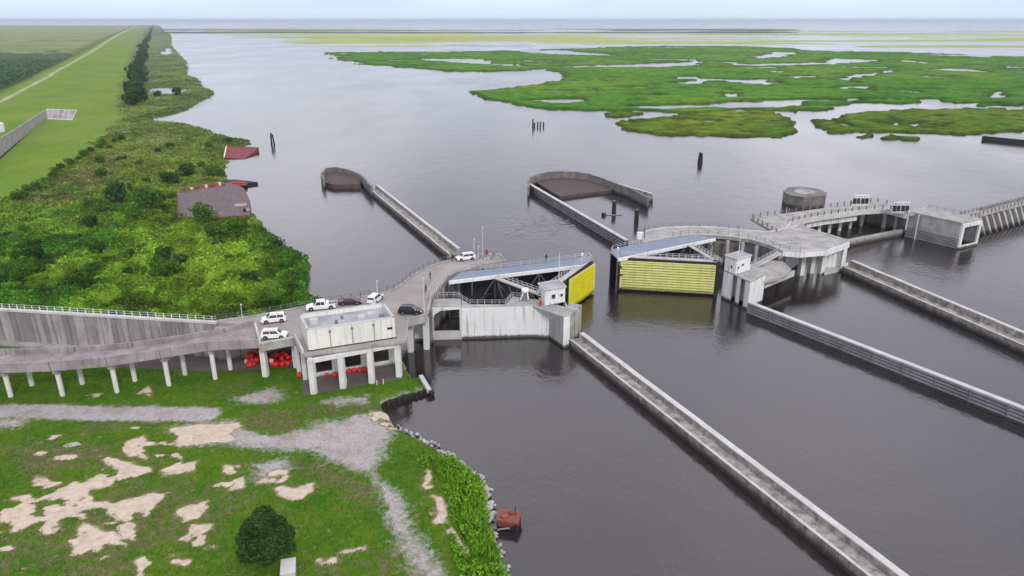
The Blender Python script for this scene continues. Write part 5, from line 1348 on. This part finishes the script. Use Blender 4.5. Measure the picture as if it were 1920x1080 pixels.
pen('rounded_pen', 'rounded concrete pen wall around a brown mud fill, open on one side', PEN, 3.6, 0.8,
    P2([(1050, 368), (1000, 338), (1012, 332), (1055, 326), (1105, 331), (1148, 346), (1148, 356), (1100, 361)], 1.2), 1.1)
stepped_wall('mooring_wall', 'short wall arm trailing from the rounded pen', at(1148, 359, 0), at(1215, 379, 0), 5, 1.6, 2.8, 1.6, 0.8)

# ------------------------------------------------------------------ dolphins, piles, floating pieces
def dolphin(px, py, label, piles, h, lean=0.12, name='dolphin', lamp=False):
    x, y = at(px, py, 0); t = empty(name, (x, y, 0)); tag(t, label, 'dolphin')
    for k in range(piles):
        a = k * 2 * math.pi / piles + 0.4
        MB().tube((1.0 * math.cos(a), 1.0 * math.sin(a), -2), (0.5 * math.cos(a), 0.5 * math.sin(a), h * (0.85 + 0.15 * ((k * 7) % 3) / 2)), 0.45, 0.38, 9).build('pile', M['timber_dark'], t)
    MB().tube((0, 0, h * 0.62), (0, 0, h * 0.72), 0.85, 0.8, 10).build('binding', M['steel_dark'], t)
    return t
dolphin(511, 271, 'dark pile cluster standing alone off the left shore', 3, 6.2)
dolphin(1313, 305, 'dark pile cluster alone in the lake behind the far gate', 5, 4.8)
for i, (dx, h, lab) in enumerate([(-9, 4.6, 'tall dark pile at the end of the row before the marsh'), (-6, 2.4, 'second pile in the row before the marsh, beside the tall one'), (0, 2.6, 'third pile in the row before the marsh'), (5, 3.2, 'pile with a white bird mark in the row before the marsh'), (11, 2.5, 'last pile in the row before the marsh, away from the tall one')]):
    x, y = at(1008 + dx, 238 - 0.3 * i, 0)
    t = empty('mooring_pile', (x, y, 0)); tag(t, lab, 'pile', 'piles in the row before the marsh')
    MB().tube((0, 0, -2), (0.05, 0, h), 0.5, 0.42, 9).build('shaft', M['timber_dark'], t)
    MB().tube((0.05, 0, h), (0.05, 0, h + 0.35), 0.5, 0.15, 9).build('cap', M['white'] if i == 3 else M['timber_dark'], t)
for px, py, wd_, h, lab in [(1151, 398, 1.5, 3.9, 'thick black mooring post near the floating block'), (1193, 417, 1.5, 4.2, 'thick black mooring post closer to the far gate'), (1132, 404, 1.6, 0.9, 'low black float beside the mooring posts')]:
    x, y = at(px, py, 0); t = empty('mooring_post' if h > 1 else 'mooring_float', (x, y, 0)); tag(t, lab, 'post' if h > 1 else 'float')
    MB().tube((0, 0, -2), (0, 0, h), wd_ / 2, wd_ / 2 * 0.95, 10).build('shaft', M['timber_dark'], t)
    MB().tube((0, 0, h), (0, 0, h + 0.2), wd_ / 2 * 0.8, wd_ / 2 * 0.5, 10).build('cap', M['rail_dark'], t)
thing_mesh(MB().bar(at3(1137, 403, 0.12), at3(1166, 403, 0.12), 0.3, 0.2), 'boom', M['timber'], 'thin floating boom between the low float and the mooring post', 'boom')
cb = empty('cell_dolphin', (*at(1508, 375, 0), 0)); tag(cb, 'dark octagonal concrete cell standing in the lake', 'pier')
q = P2([(1469, 359), (1478, 365), (1507, 370), (1546, 367), (1550, 362), (1535, 355), (1500, 350), (1478, 352)], 4.2)
MB().prism(q, -2, 4.0).build('shell', M['conc_dark'], cb)
cc_ = sum((Vector(p) for p in q), Vector((0, 0))) / 8
MB().prism([Vector(p).lerp(cc_, -0.02) for p in q], 4.003, 4.3).build('cap', M['conc_dark'], cb)
MB().prism([Vector(p).lerp(cc_, 0.5) for p in q], 4.303, 4.45).build('hatch', M['conc'], cb)
under(cb)
fw2 = empty('breakwater', (*at(1880, 265, 0), 0)); tag(fw2, 'dark low breakwater wall at the right edge before the marsh', 'breakwater')
a, b = Vector(at(1841, 262, 0)), Vector(at(1990, 277, 0)); n = 12
for k in range(n):
    p, q = a.lerp(b, k / n), a.lerp(b, (k + 0.97) / n); MB().bar(Vector((*p, 0.8)), Vector((*q, 0.8)), 1.1, 2.6).build('sheet_panel', M['timber_dark'], fw2)
under(fw2)

# ------------------------------------------------------------------ cars
def car_mesh(kind, m_body):
    """side profile lofted across the width with a narrower cabin; parts as separate meshes"""
    root = bpy.data.objects.new('car', None); COL.objects.link(root)
    if kind == 'pickup': L, Wd, Hb, Ht = 5.7, 1.98, 1.05, 1.86
    elif kind == 'sedan': L, Wd, Hb, Ht = 4.7, 1.82, 0.92, 1.46
    else: L, Wd, Hb, Ht = 4.65, 1.86, 1.02, 1.72
    hl = L / 2
    # lower body: profile points (x, z)
    low = [(-hl, 0.42), (-hl + 0.02, 0.80), (-hl + 0.12, Hb), (hl - 1.25, Hb), (hl - 0.35, Hb - 0.13), (hl - 0.05, Hb - 0.33), (hl, 0.45), (hl - 0.12, 0.28), (-hl + 0.12, 0.28)]
    if kind == 'sedan': low[2] = (-hl + 0.25, Hb + 0.02)
    def loft(prof, w_lo, w_hi, zsplit=None):
        n = len(prof); mb = MB(); rows = []
        zs = [p[1] for p in prof]; z0, z1 = min(zs), max(zs)
        for s in (-1, 1):
            rows += [(x, s * (w_lo + (w_hi - w_lo) * (z - z0) / (z1 - z0)) / 2, z) for x, z in prof]
        mb.add(rows, [(i, (i + 1) % n, (i + 1) % n + n, i + n) for i in range(n)] + [tuple(range(n)), tuple(range(2 * n - 1, n - 1, -1))])
        return mb
    body = loft(low, Wd, Wd * 0.97).build('body', m_body, root)
    bv = body.modifiers.new('edge', 'BEVEL'); bv.width = 0.07; bv.segments = 2
    if kind == 'suv': cab = [(-hl + 0.10, Hb - 0.02), (-hl + 0.38, Ht - 0.10), (-hl + 0.65, Ht), (0.35, Ht), (0.62, Ht - 0.07), (1.32, Hb - 0.02)]
    elif kind == 'sedan': cab = [(-hl + 0.75, Hb - 0.02), (-hl + 1.45, Ht - 0.05), (-0.55, Ht), (0.25, Ht - 0.02), (1.25, Hb - 0.02)]
    else: cab = [(-0.95, Hb - 0.02), (-0.85, Ht - 0.05), (-0.7, Ht), (0.55, Ht), (0.72, Ht - 0.05), (1.42, Hb - 0.02)]
    cb_ = loft(cab, Wd * 0.95, Wd * 0.74).build('cabin', m_body, root)
    bv = cb_.modifiers.new('edge', 'BEVEL'); bv.width = 0.05; bv.segments = 2
    # side glass: slabs leaning with the cabin
    x0, x1 = cab[1][0] + 0.12, cab[-2][0] - 0.05
    zb_, zt_ = Hb + 0.06, Ht - 0.14
    def yw(z): return (Wd * 0.95 + (Wd * 0.74 - Wd * 0.95) * (z - Hb + 0.02) / (Ht - Hb + 0.02)) / 2 + 0.012
    mid_ = (x0 + x1) / 2
    for s in (-1, 1):
        for (a, b, a2, b2) in ((x0 + 0.0, mid_ - 0.04, x0 + 0.1, mid_ - 0.04), (mid_ + 0.04, x1 + 0.42, mid_ + 0.04, x1)):
            mb = MB(); y0, y1 = yw(zb_) * s, yw(zt_) * s
            mb.add([(a, y0, zb_), (b, y0, zb_), (b2, y1, zt_), (a2, y1, zt_), (a, y0 - s * 0.04, zb_), (b, y0 - s * 0.04, zb_), (b2, y1 - s * 0.04, zt_), (a2, y1 - s * 0.04, zt_)],
                   [(0, 1, 2, 3), (7, 6, 5, 4), (0, 4, 5, 1), (1, 5, 6, 2), (2, 6, 7, 3), (3, 7, 4, 0)])
            mb.build('side_window', M['glass'], root)
    def slant(p, q, nm, off):
        (xa, za), (xb, zb2) = p, q; mb = MB()
        d = Vector((xb - xa, 0, zb2 - za)).normalized(); nn = Vector((-d.z, 0, d.x))
        if nn.z < 0: nn = -nn
        pa_, pb_ = Vector((xa, 0, za)) + d * 0.1 + nn * off, Vector((xb, 0, zb2)) - d * 0.1 + nn * off
        wa_, wb_ = yw(pa_.z) * 0.88, yw(pb_.z) * 0.88
        mb.add([pa_ + Vector((0, wa_, 0)), pa_ - Vector((0, wa_, 0)), pb_ - Vector((0, wb_, 0)), pb_ + Vector((0, wb_, 0))] + [v - nn * 0.04 for v in (pa_ + Vector((0, wa_, 0)), pa_ - Vector((0, wa_, 0)), pb_ - Vector((0, wb_, 0)), pb_ + Vector((0, wb_, 0)))],
               [(0, 1, 2, 3), (7, 6, 5, 4), (0, 4, 5, 1), (1, 5, 6, 2), (2, 6, 7, 3), (3, 7, 4, 0)])
        mb.build(nm, M['glass'], root)
    slant(cab[-1], cab[-2], 'windscreen', 0.015); slant(cab[0], cab[1], 'rear_window', 0.015)
    if kind == 'pickup':
        MB().box((-1.95, 0, Hb - 0.02), (1.65, 1.5, 0.12)).build('load_bed', M['rail_dark'], root)
        for s in (-1, 1): MB().box((-1.95, s * 0.88, Hb + 0.06), (1.75, 0.12, 0.14)).build('bed_rail', m_body, root)
        MB().box((-1.3, 0, Hb + 0.22), (0.5, 1.55, 0.4)).build('tool_box', M['car_white'], root)
    wr = 0.36 if kind != 'pickup' else 0.40
    for xw in (-hl + 0.92, hl - 0.95):
        for s in (-1, 1):
            w_ = MB().tube((xw, s * (Wd / 2 - 0.20), wr), (xw, s * (Wd / 2 + 0.025), wr), wr, wr, 16).build('wheel', M['tyre'], root)
            MB().tube((xw, s * (Wd / 2 + 0.01), wr), (xw, s * (Wd / 2 + 0.04), wr), wr * 0.6, wr * 0.5, 10).build('rim', M['rim'], w_)
            MB().tube((xw, s * (Wd / 2 - 0.10), wr + 0.02), (xw, s * (Wd / 2 + 0.010), wr + 0.02), wr * 1.18, wr * 1.18, 14).build('wheel_arch', M['tyre'], root)
    for s in (-1, 1):
        MB().box((hl - 0.10, s * 0.66, Hb - 0.30), (0.24, 0.36, 0.13)).build('headlight', M['lamp'], root)
        MB().box((-hl + 0.03, s * 0.78, Hb - 0.12), (0.12, 0.16, 0.30)).build('tail_light', M['tail'], root)
        MB().box((cab[-1][0] - 0.3, s * (Wd / 2 + 0.08), Hb + 0.1), (0.14, 0.2, 0.14)).build('wing_mirror', m_body, root)
    MB().box((hl - 0.02, 0, 0.42), (0.12, 1.5, 0.2)).build('bumper', M['tyre'], root)
    if kind == 'suv':
        for s in (-1, 1): MB().bar((-1.3, s * 0.62, Ht + 0.06), (0.3, s * 0.62, Ht + 0.06), 0.05).build('roof_rail', M['rail_dark'], root)
    return root
def put_car(root, px, py, head, label, name='parked_car', z=DECK, cat='car', body=None):
    x, y = at(px, py, z); root.name = name; root.location = (x, y, z + 0.004); root.rotation_euler = (0, 0, head)
    tag(root, label, cat, 'cars parked on the raised roadway'); return root
suv = car_mesh('suv', M['car_white'])
suvs = [suv] + [copy_tree(suv) for _ in range(3)]
# heading: angle of the car's nose, counter-clockwise from +X
put_car(suvs[0], 514, 603, R(180 + 16), 'white car beside the floodwall railing with its nose toward the ramp')
put_car(suvs[1], 515, 633, R(6), 'white car on the parking bay, the one nearest the camera')
put_car(suvs[2], 873, 487, R(180 + 22), 'white car alone at the far end of the curved roadway', z=DECK)
put_car(suvs[3], 704, 565, R(75), 'white car seen end-on behind the control house roof')
put_car(car_mesh('pickup', M['car_white']), 602, 579, R(180 + 15), 'white pickup truck parked behind the control house', 'pickup_truck', cat='truck')
put_car(car_mesh('sedan', M['car_dark']), 657, 570, R(9), 'dark maroon car parked next to the white pickup')
put_car(car_mesh('suv', M['car_black']), 770, 588, R(-4), 'black car parked on the deck edge beside the control house')

# ------------------------------------------------------------------ people
def person(px, py, z, rz, label, seed):
    x, y = at(px, py, z)
    me = bpy.data.meshes.new('person')
    g = random.Random(seed); a = g.uniform(0.05, 0.14)
    V = [(0, 0, 0.95), (0, 0, 1.18), (0, 0, 1.42), (0, 0, 1.53), (0, 0.02, 1.66), (0, 0.02, 1.76),
         (-0.10, 0, 0.90), (-0.12, 0.06, 0.5), (-0.12, -0.02 + a, 0.07), (-0.12, 0.14 + a, 0.04),
         (0.10, 0, 0.90), (0.12, 0.03, 0.5), (0.12, -0.06 - a, 0.07), (0.12, 0.10 - a, 0.04),
         (-0.20, 0, 1.40), (-0.27, 0.02, 1.12), (-0.27, 0.14, 0.88), (-0.26, 0.18, 0.80), (0.20, 0, 1.40), (0.27, 0.02, 1.12), (0.27, 0.14, 0.88), (0.26, 0.18, 0.80)]
    E_ = [(0, 1), (1, 2), (2, 3), (3, 4), (4, 5), (0, 6), (6, 7), (7, 8), (8, 9), (0, 10), (10, 11), (11, 12), (12, 13), (2, 14), (14, 15), (15, 16), (16, 17), (2, 18), (18, 19), (19, 20), (20, 21)]
    rad = [.15, .15, .16, .06, .10, .08, .10, .075, .05, .045, .10, .075, .05, .045, .07, .05, .04, .035, .07, .05, .04, .035]
    me.from_pydata(V, E_, []); me.materials.append(M['cloth_dark'])
    o = link_mesh('person', me); o.location = (x, y, z); o.rotation_euler = (0, 0, rz)
    o.modifiers.new('skin', 'SKIN')
    for i, r_ in enumerate(rad): me.skin_vertices[0].data[i].radius = (r_, r_)
    me.skin_vertices[0].data[0].use_root = True
    o.modifiers.new('sub', 'SUBSURF').levels = 1
    h_ = MB(); 
    bm = bmesh.new(); bmesh.ops.create_icosphere(bm, subdivisions=2, radius=0.115, matrix=Matrix.Translation((0, 0.035, 1.67)) @ Matrix.Diagonal((0.85, 0.95, 1.2, 1)))
    hm = bpy.data.meshes.new('head'); bm.to_mesh(hm); bm.free(); link_mesh('head', hm, M['skin'], o)
    bm = bmesh.new(); bmesh.ops.create_icosphere(bm, subdivisions=2, radius=0.122, matrix=Matrix.Translation((0, 0.005, 1.71)) @ Matrix.Diagonal((0.9, 0.95, 1.05, 1)))
    hm = bpy.data.meshes.new('hair'); bm.to_mesh(hm); bm.free(); link_mesh('hair', hm, M['tyre'], o)
    tag(o, label, 'person', 'people on the roadway')
person(799, 548, DECK, 1.2, 'person in dark clothes walking on the roadway by the hooped rail', 1)
person(807, 523, DECK, 2.0, 'person in dark clothes in the middle of the curved roadway', 2)
person(849, 490, DECK, 0.4, 'person in dark clothes standing by the car at the roadway end', 3)
person(1024, 490, 8.5, 0.4, 'person in dark clothes standing on the gate walkway', 4)

# ------------------------------------------------------------------ buoys
def buoy_mesh(name, m):
    bm = bmesh.new(); bmesh.ops.create_uvsphere(bm, u_segments=12, v_segments=8, radius=0.5)
    for v in bm.verts: v.co.z *= 0.95
    me = bpy.data.meshes.new(name); bm.to_mesh(me); bm.free(); me.materials.append(m)
    me.polygons.foreach_set('use_smooth', [True] * len(me.polygons)); return me
BR, BW = buoy_mesh('buoy', M['buoy']), buoy_mesh('buoy_pale', M['buoy_white'])
EYE = MB().tube((0, 0, 0.44), (0, 0, 0.62), 0.09, 0.06, 6).mesh('eye'); EYE.materials.append(M['steel_dark'])
g = random.Random(12)
def buoy(x, y, z, s, white, label, group):
    o = link_mesh('buoy', BW if white else BR); o.location = (x, y, z + 0.47 * s); o.scale = (s, s, s); o.rotation_euler = (g.uniform(-1, 1), g.uniform(-1, 1), g.uniform(0, 6))
    e = link_mesh('eye', EYE, None, o); tag(o, label, 'buoy', group)
rows_ = []
for pile, (px0, px1, py, n) in enumerate([(448, 484, 696, 26), (500, 546, 694, 28)]):
    a, b = Vector(at(px0, py - 2, 0.6)), Vector(at(px1, py - 4, 0.6)); L = (b - a).length
    for k in range(n):
        lay = 0 if k < n * 0.5 else (1 if k < n * 0.8 else 2)
        u_ = g.random(); dep = g.uniform(0.3 + 0.5 * lay, 3.4)
        p = a.lerp(b, 0.04 + 0.92 * u_); wh = g.random() < 0.13
        s = g.uniform(0.95, 1.25)
        buoy(p.x, p.y + dep, 0.63 + 0.78 * lay, s, wh, ('pale' if wh else 'red') + (' round buoy in the pile outside the deck pillar' if pile == 0 else ' round buoy in the pile beneath the parking bay'), ('pale' if wh else 'red') + (' buoys outside the deck pillar' if pile == 0 else ' buoys beneath the parking bay'))
for px, py, lab in [(562, 708, 'lone red buoy between the deck pillars'), (628, 708, 'red buoy on the apron, leftmost in the row below the control house'), (613, 706, 'small red buoy beside the leftmost apron buoy')]:
    x, y = at(px, py, 0.6); buoy(x, y, 0.63, 1.1 if px != 613 else 0.7, False, lab, None)
for k, px in enumerate([655, 664, 674, 684]):
    x, y = at(px, 700 - 0.35 * k * 3, 0.6); buoy(x, y, 0.63, 1.0, False, 'red buoy in the short row on the apron below the control house', 'buoys in the row on the apron')
for k, (px, py) in enumerate([(655, 674), (662, 672), (668, 676)]):
    x, y = at(px, py + 14, 0.6); buoy(x, y + 4.0, 0.63 + 0.7 * k, 1.1, False, 'red buoy seen through the opening below the control house', 'buoys inside the opening')
# small yellow box and marker stakes on the apron
x, y = at(751, 700, 0.6); thing_mesh(MB().box((x - 0.5, y - 0.3, 3.2), (0.5, 0.25, 1.0)), 'electric_box', M['yellow'], 'small yellow box fixed to the last control house pillar', 'box')
for k, (px, py, lab) in enumerate([(707, 724, 'white marker stake on the grass below the control house, away from the water'), (719, 722, 'white marker stake on the grass below the control house, nearer the water'), (650, 718, 'white standpipe beside the control house pillar')]):
    x, y = at(px, py, 0.6); thing_mesh(MB().tube((x, y, 0.4), (x, y, 1.7), 0.08, 0.08, 6).tube((x, y, 1.7), (x, y, 1.8), 0.1, 0.04, 6), 'marker_stake', M['white'], lab, 'stake')

# ------------------------------------------------------------------ sheet pile edge and its beam
sp_t = empty('sheet_pile_wall', (*at(770, 742, 0), 0)); tag(sp_t, 'dark scalloped sheet pile edge of the grass point', 'retaining wall')
a, b = Vector(at(726, 762, 0)), Vector(at(808, 736, 0)); L = (b - a).length; n = 16
for k in range(n):
    p = a.lerp(b, (k + 0.5) / n) + Vector((0, 0.25 if k % 2 else -0.05))
    MB().tube((p.x, p.y, -2), (p.x, p.y, 0.85), L / n * 0.55, L / n * 0.55, 8).build('pile', M['timber_dark'], sp_t)
under(sp_t)
bt = empty('concrete_beam', (*at(798, 720, 0.8), 0)); tag(bt, 'pale concrete beam with a dark end at the tip of the grass point', 'beam')
MB().bar(at3(789, 706, 0.95), at3(805, 733, 0.95), 0.75, 0.7).build('beam', M['conc_cap'], bt); MB().bar(at3(805.5, 733, 0.7), at3(811, 739, 0.4), 0.85, 0.9).build('end_block', M['timber_dark'], bt); under(bt)

# ------------------------------------------------------------------ rusty float, foreground bits, rocks
x, y = at(954, 985, 0); rf = empty('rusty_float', (x, y, 0)); tag(rf, 'rusty red steel work float moored against the rubble shore', 'float')
rz = -0.25
MB().box((0, 0, 1.35), (3.0, 2.3, 0.35), rz).build('deck', M['rust'], rf)
MB().box((0, -1.02, 1.0), (2.9, 0.14, 0.6), 0.0).build('skirt', M['hull_red'], rf)
co_, si_ = math.cos(rz), math.sin(rz)
for sx in (-1, 1):
    for sy in (-1, 1):
        px_, py_ = 1.2 * sx, 0.85 * sy; MB().tube((px_ * co_ - py_ * si_, px_ * si_ + py_ * co_, -1), (px_ * co_ - py_ * si_, px_ * si_ + py_ * co_, 1.2), 0.22, 0.22, 8).build('leg', M['hull_black'], rf)
MB().box((0, 0.1, 0.25), (2.7, 2.0, 0.7), rz).build('pontoon', M['hull_black'], rf)
MB().tube((0.85, 0.1, 1.5), (0.85, 0.1, 2.8), 0.09).build('post', M['hull_red'], rf)
MB().box((-0.5, -0.3, 1.65), (0.9, 0.6, 0.3), 0.6).build('winch', M['rust'], rf); MB().tube((-0.1, 0.3, 1.7), (0.5, 0.35, 1.7), 0.2, 0.2, 8).build('winch_drum', M['hull_red'], rf)
MB().bar((-1.5, -1.3, 0.35), (0.2, -0.9, 0.35), 0.15).build('fender_pole', M['timber'], rf)
x, y = at(547, 1072, 1.0); wbx = empty('white_shed', (x, y, 0.9)); tag(wbx, 'corner of a small white shed under the foreground tree', 'shed')
MB().box((0, -0.9, 0.8), (1.5, 2.4, 1.6), 0.25).build('wall', M['conc_cap'], wbx); MB().box((0, -0.9, 1.7), (1.7, 2.6, 0.16), 0.25).build('roof', M['conc_cap'], wbx)
def rock_mesh(seed):
    bm = bmesh.new(); bmesh.ops.create_icosphere(bm, subdivisions=2, radius=0.5); gg = random.Random(seed)
    ax = [Vector((gg.uniform(-1, 1), gg.uniform(-1, 1), gg.uniform(-1, 1))).normalized() for _ in range(9)]
    for v in bm.verts:
        for q_ in ax:
            t = v.co.dot(q_) - 0.33
            if t > 0: v.co -= q_ * t
        v.co.z *= 0.7
    me = bpy.data.meshes.new('rock'); bm.to_mesh(me); bm.free(); me.materials.append(M['rock']); return me
RK = [rock_mesh(s) for s in range(6)]
g = random.Random(8)
EDGE = [(746, 799), (770, 810), (800, 824), (826, 839), (850, 852), (868, 867), (890, 886), (912, 908), (922, 925), (928, 945), (925, 975), (930, 995), (936, 1010), (943, 1030), (950, 1050), (960, 1075)]
ep = [Vector(at(*p, 0.1)) for p in EDGE]
for k in range(120):
    i = g.randrange(len(ep) - 1); p = ep[i].lerp(ep[i + 1], g.random()); s = g.uniform(0.35, 1.0) * (1.35 if 5 <= i <= 9 else 0.8)
    o = link_mesh('rock', RK[k % 6]); o.location = (p.x - 0.4 + g.uniform(-0.7, 0.5), p.y + g.uniform(-0.5, 0.5), g.uniform(0.05, 0.4)); o.scale = (s * g.uniform(0.8, 1.4), s, s * g.uniform(0.7, 1)); o.rotation_euler = (g.uniform(-.3, .3), g.uniform(-.3, .3), g.uniform(0, 6))
    tag(o, 'grey rubble rock in the riprap along the near shore', 'rock', 'riprap along the near shore')
for k, (px, py, s, sx) in enumerate([(885, 893, 2.0, 1.7), (905, 915, 2.2, 1.4), (918, 928, 1.8, 1.0), (872, 878, 1.4, 1.6)]):
    x, y = at(px, py, 0.4); o = link_mesh('broken_slab', RK[k]); o.location = (x - 0.5, y, 0.35); o.scale = (s * sx, s, s * 0.55); o.rotation_euler = (0.1, -0.15, 0.7 + k)
    tag(o, ['pale broken concrete slab on the riprap bulge, longest', 'broad broken concrete slab at the tip of the riprap bulge', 'small broken slab just above the rusty float', 'thin broken slab at the upper end of the riprap bulge'][k], 'slab')
x, y = at(136, 835, 1.0); o = link_mesh('rubble_heap', RK[2]); o.location = (x, y, 1.0); o.scale = (3.4, 2.2, 1.0); tag(o, 'low pale grey rubble heap on the foreground grass', 'rubble')

# ------------------------------------------------------------------ barges on the left shore
def hull(name, label, pts_px, z0, z1, m_side, m_top, cat='barge'):
    pts = P2(pts_px, 0.0); ctr = sum((Vector(p) for p in pts), Vector((0, 0))) / len(pts)
    t = empty(name, (ctr.x, ctr.y, 0)); tag(t, label, cat)
    MB().prism(pts, z0, z1).build('hull', m_side, t)
    MB().prism([Vector(p).lerp(ctr, 0.03) for p in pts], z1 + 0.003, z1 + 0.12).build('deck', m_top, t)
    return t
b1 = hull('deck_barge', 'grounded flat barge with a grey stained deck and rusty edge among the bushes', [(334, 420), (334, 372), (430, 350), (458, 360), (470, 385), (470, 415)], -1, 1.7, M['rust'], M['barge_deck'])
for px, py, s in [(452, 386, 2.2), (462, 395, 1.2)]:
    x, y = at(px, py, 1.8); MB().box((x, y, 2.1), (3.6 * s / 2, 2.2 * s / 2, 0.5), 0.2).build('deck_hatch', M['conc'], b1)
x, y = at(459, 397, 1.8); MB().tube((x, y, 1.8), (x, y, 2.9), 0.5, 0.5, 10).build('bitt', M['hull_black'], b1)
p0, p1 = at3(340, 357, 1.9), at3(418, 347, 1.9)
for k in range(16):
    p = p0.lerp(p1, k / 15); hq = random.Random(k); MB().box((p.x + hq.uniform(-.4, .4), p.y + hq.uniform(-.5, .5), 2.2), (hq.uniform(.5, 1.3), 0.7, hq.uniform(0.5, 1.6)), 0.3 * k).build('rusty_frame', [M['rust'], M['hull_red'], M['rust'], M['buoy'], M['buoy_white']][k % 5], b1)
under(b1)
b2 = hull('sunken_hull', 'thin half sunken hull with a bright rusty middle beyond the grounded barge', [(412, 342), (440, 350), (462, 349), (484, 346), (462, 343), (440, 341)], -1, 0.9, M['hull_black'], M['hull_black'])
MB().prism(P2([(430, 348.5), (462, 348), (464, 343.5), (434, 342.5)], 1.05), 1.03, 1.25).build('rusty_deck', M['rust'], b2)
for k in range(9):
    p = at3(433 + 3.2 * k, 345, 1.2); MB().box((p.x, p.y, 1.5), (1.3, 0.8, 0.6 + 0.3 * (k % 2)), 0.5 * k).build('deck_scrap', [M['rust'], M['buoy']][k % 2], b2)
under(b2)
def tilted():
    A_, B_, C_, D_ = at3(421, 299, -0.3), at3(458, 300, -0.4), at3(486, 284, 0.1), at3(426, 286, 0.2)
    t = empty('capsized_barge', (*at(450, 292, 0), 0)); tag(t, 'dark red capsized barge tilted against the spit', 'barge')
    up = [A_ + Vector((0, 0, 1.0)), B_ + Vector((0, 0, 0.5)), C_ + Vector((0, 0, 1.8)), D_ + Vector((0, 0, 3.0))]
    MB().add([A_, B_, C_, D_] + up, [(3, 2, 1, 0), (4, 5, 6, 7), (0, 1, 5, 4), (1, 2, 6, 5), (2, 3, 7, 6), (3, 0, 4, 7)]).build('hull', M['hull_red'], t)
    MB().bar(up[3], up[2], 0.4).build('gunwale', M['rust'], t); MB().bar(up[0] + Vector((0, 0, .1)), up[3] + Vector((0, 0, .1)), 0.5).build('transom', M['buoy_white'], t)
    under(t)
tilted()

# ------------------------------------------------------------------ levee floodwall, splash apron, round pad
lw = empty('levee_wall', (*at(40, 255, 3), 0)); tag(lw, 'grey concrete wall running along the grassy levee', 'wall')
a, b = Vector(at(-60, 345, 2.6)), Vector(at(88, 222, 2.6)); n = 18
ctop = []
for k in range(n):
    p, q = a.lerp(b, k / n), a.lerp(b, (k + 0.985) / n)
    hh = 9.0 - 3.2 * k / n
    MB().bar(Vector((*p, 2 + hh / 2)), Vector((*q, 2 + hh / 2)), 0.5, hh).build('wall_panel', M['conc'], lw)
MB().prism([a + Vector((1.2, -1.2)), b + Vector((1.2, -1.2)), b, a], 1.0, 3.1).build('base_shadow_strip', M['timber_dark'], lw)  # dark strip modelled to stand for the shadow at the wall's foot
MB().bar(Vector((*b, 3.6)), Vector((*(b + Vector((0.5, 6))), 3.6)), 0.6, 6.8).build('end_pier', M['conc_cap'], lw)
under(lw)
ap = empty('splash_apron', (*at(115, 212, 4), 0)); tag(ap, 'paved grey slope with pale joints at the end of the levee wall', 'apron')
q = [(88, 205), (143, 207), (135, 224), (90, 222)]
def lz(px, py):
    z = 2.0
    for _ in range(12):
        x, y = at(px, py, z); z = float(left_z(np.array([x]), np.array([y]))[0][0]) + 0.12
    return Vector((*at(px, py, z), z))
def bil(u_, v_):
    t = [q[0][k] + (q[1][k] - q[0][k]) * u_ for k in (0, 1)]; b_ = [q[3][k] + (q[2][k] - q[3][k]) * u_ for k in (0, 1)]
    return [t[k] + (b_[k] - t[k]) * v_ for k in (0, 1)]
for i in range(5):
    for j in range(2):
        c = [lz(*bil(u_, v_)) for u_, v_ in ((i / 5 + .012, j / 2 + .03), ((i + 1) / 5 - .012, j / 2 + .03), ((i + 1) / 5 - .012, (j + 1) / 2 - .03), (i / 5 + .012, (j + 1) / 2 - .03))]
        MB().add([v + Vector((0, 0, 0.15)) for v in c] + [v - Vector((0, 0, 0.5)) for v in c], [(0, 1, 2, 3), (7, 6, 5, 4), (0, 4, 5, 1), (1, 5, 6, 2), (2, 6, 7, 3), (3, 7, 4, 0)]).build('paving_panel', M['conc_panel'], ap)
c = [lz(*bil(u_, v_)) for u_, v_ in ((-.02, -.06), (1.02, -.06), (1.02, 1.06), (-.02, 1.06))]
MB().add([v + Vector((0, 0, 0.02)) for v in c] + [v - Vector((0, 0, 0.6)) for v in c], [(0, 1, 2, 3), (7, 6, 5, 4), (0, 4, 5, 1), (1, 5, 6, 2), (2, 6, 7, 3), (3, 7, 4, 0)]).build('joint_bed', M['conc_cap'], ap)
under(ap)
p = lz(-3, 246); pad = MB().tube((p.x, p.y, p.z - 1), (p.x, p.y, p.z + 4.2), 3.3, 3.3, 28); pad.tube((p.x, p.y, p.z + 4.2), (p.x, p.y, p.z + 5.4), 3.35, 0.6, 28)
thing_mesh(pad, 'round_tank', M['conc_white'], 'round pale tank on the levee grass at the left edge', 'tank')

# ------------------------------------------------------------------ haze over lake and land
hz = MB().box((0, 21000, 35), (70000, 43000, 84)).build('haze', None)
hm = bpy.data.materials.new('haze'); hm.use_nodes = True; hn = hm.node_tree; hn.nodes.clear()
ho = hn.nodes.new('ShaderNodeOutputMaterial'); pv = hn.nodes.new('ShaderNodeVolumePrincipled')
pv.inputs['Color'].default_value = (0.80, 0.88, 1.0, 1); pv.inputs['Density'].default_value = 0.00007; pv.inputs['Anisotropy'].default_value = 0.2
hn.links.new(pv.outputs[0], ho.inputs['Volume'])
hz.data.materials.clear(); hz.data.materials.append(hm); tag(hz, 'pale blue haze over the lake and marsh', kind='stuff')
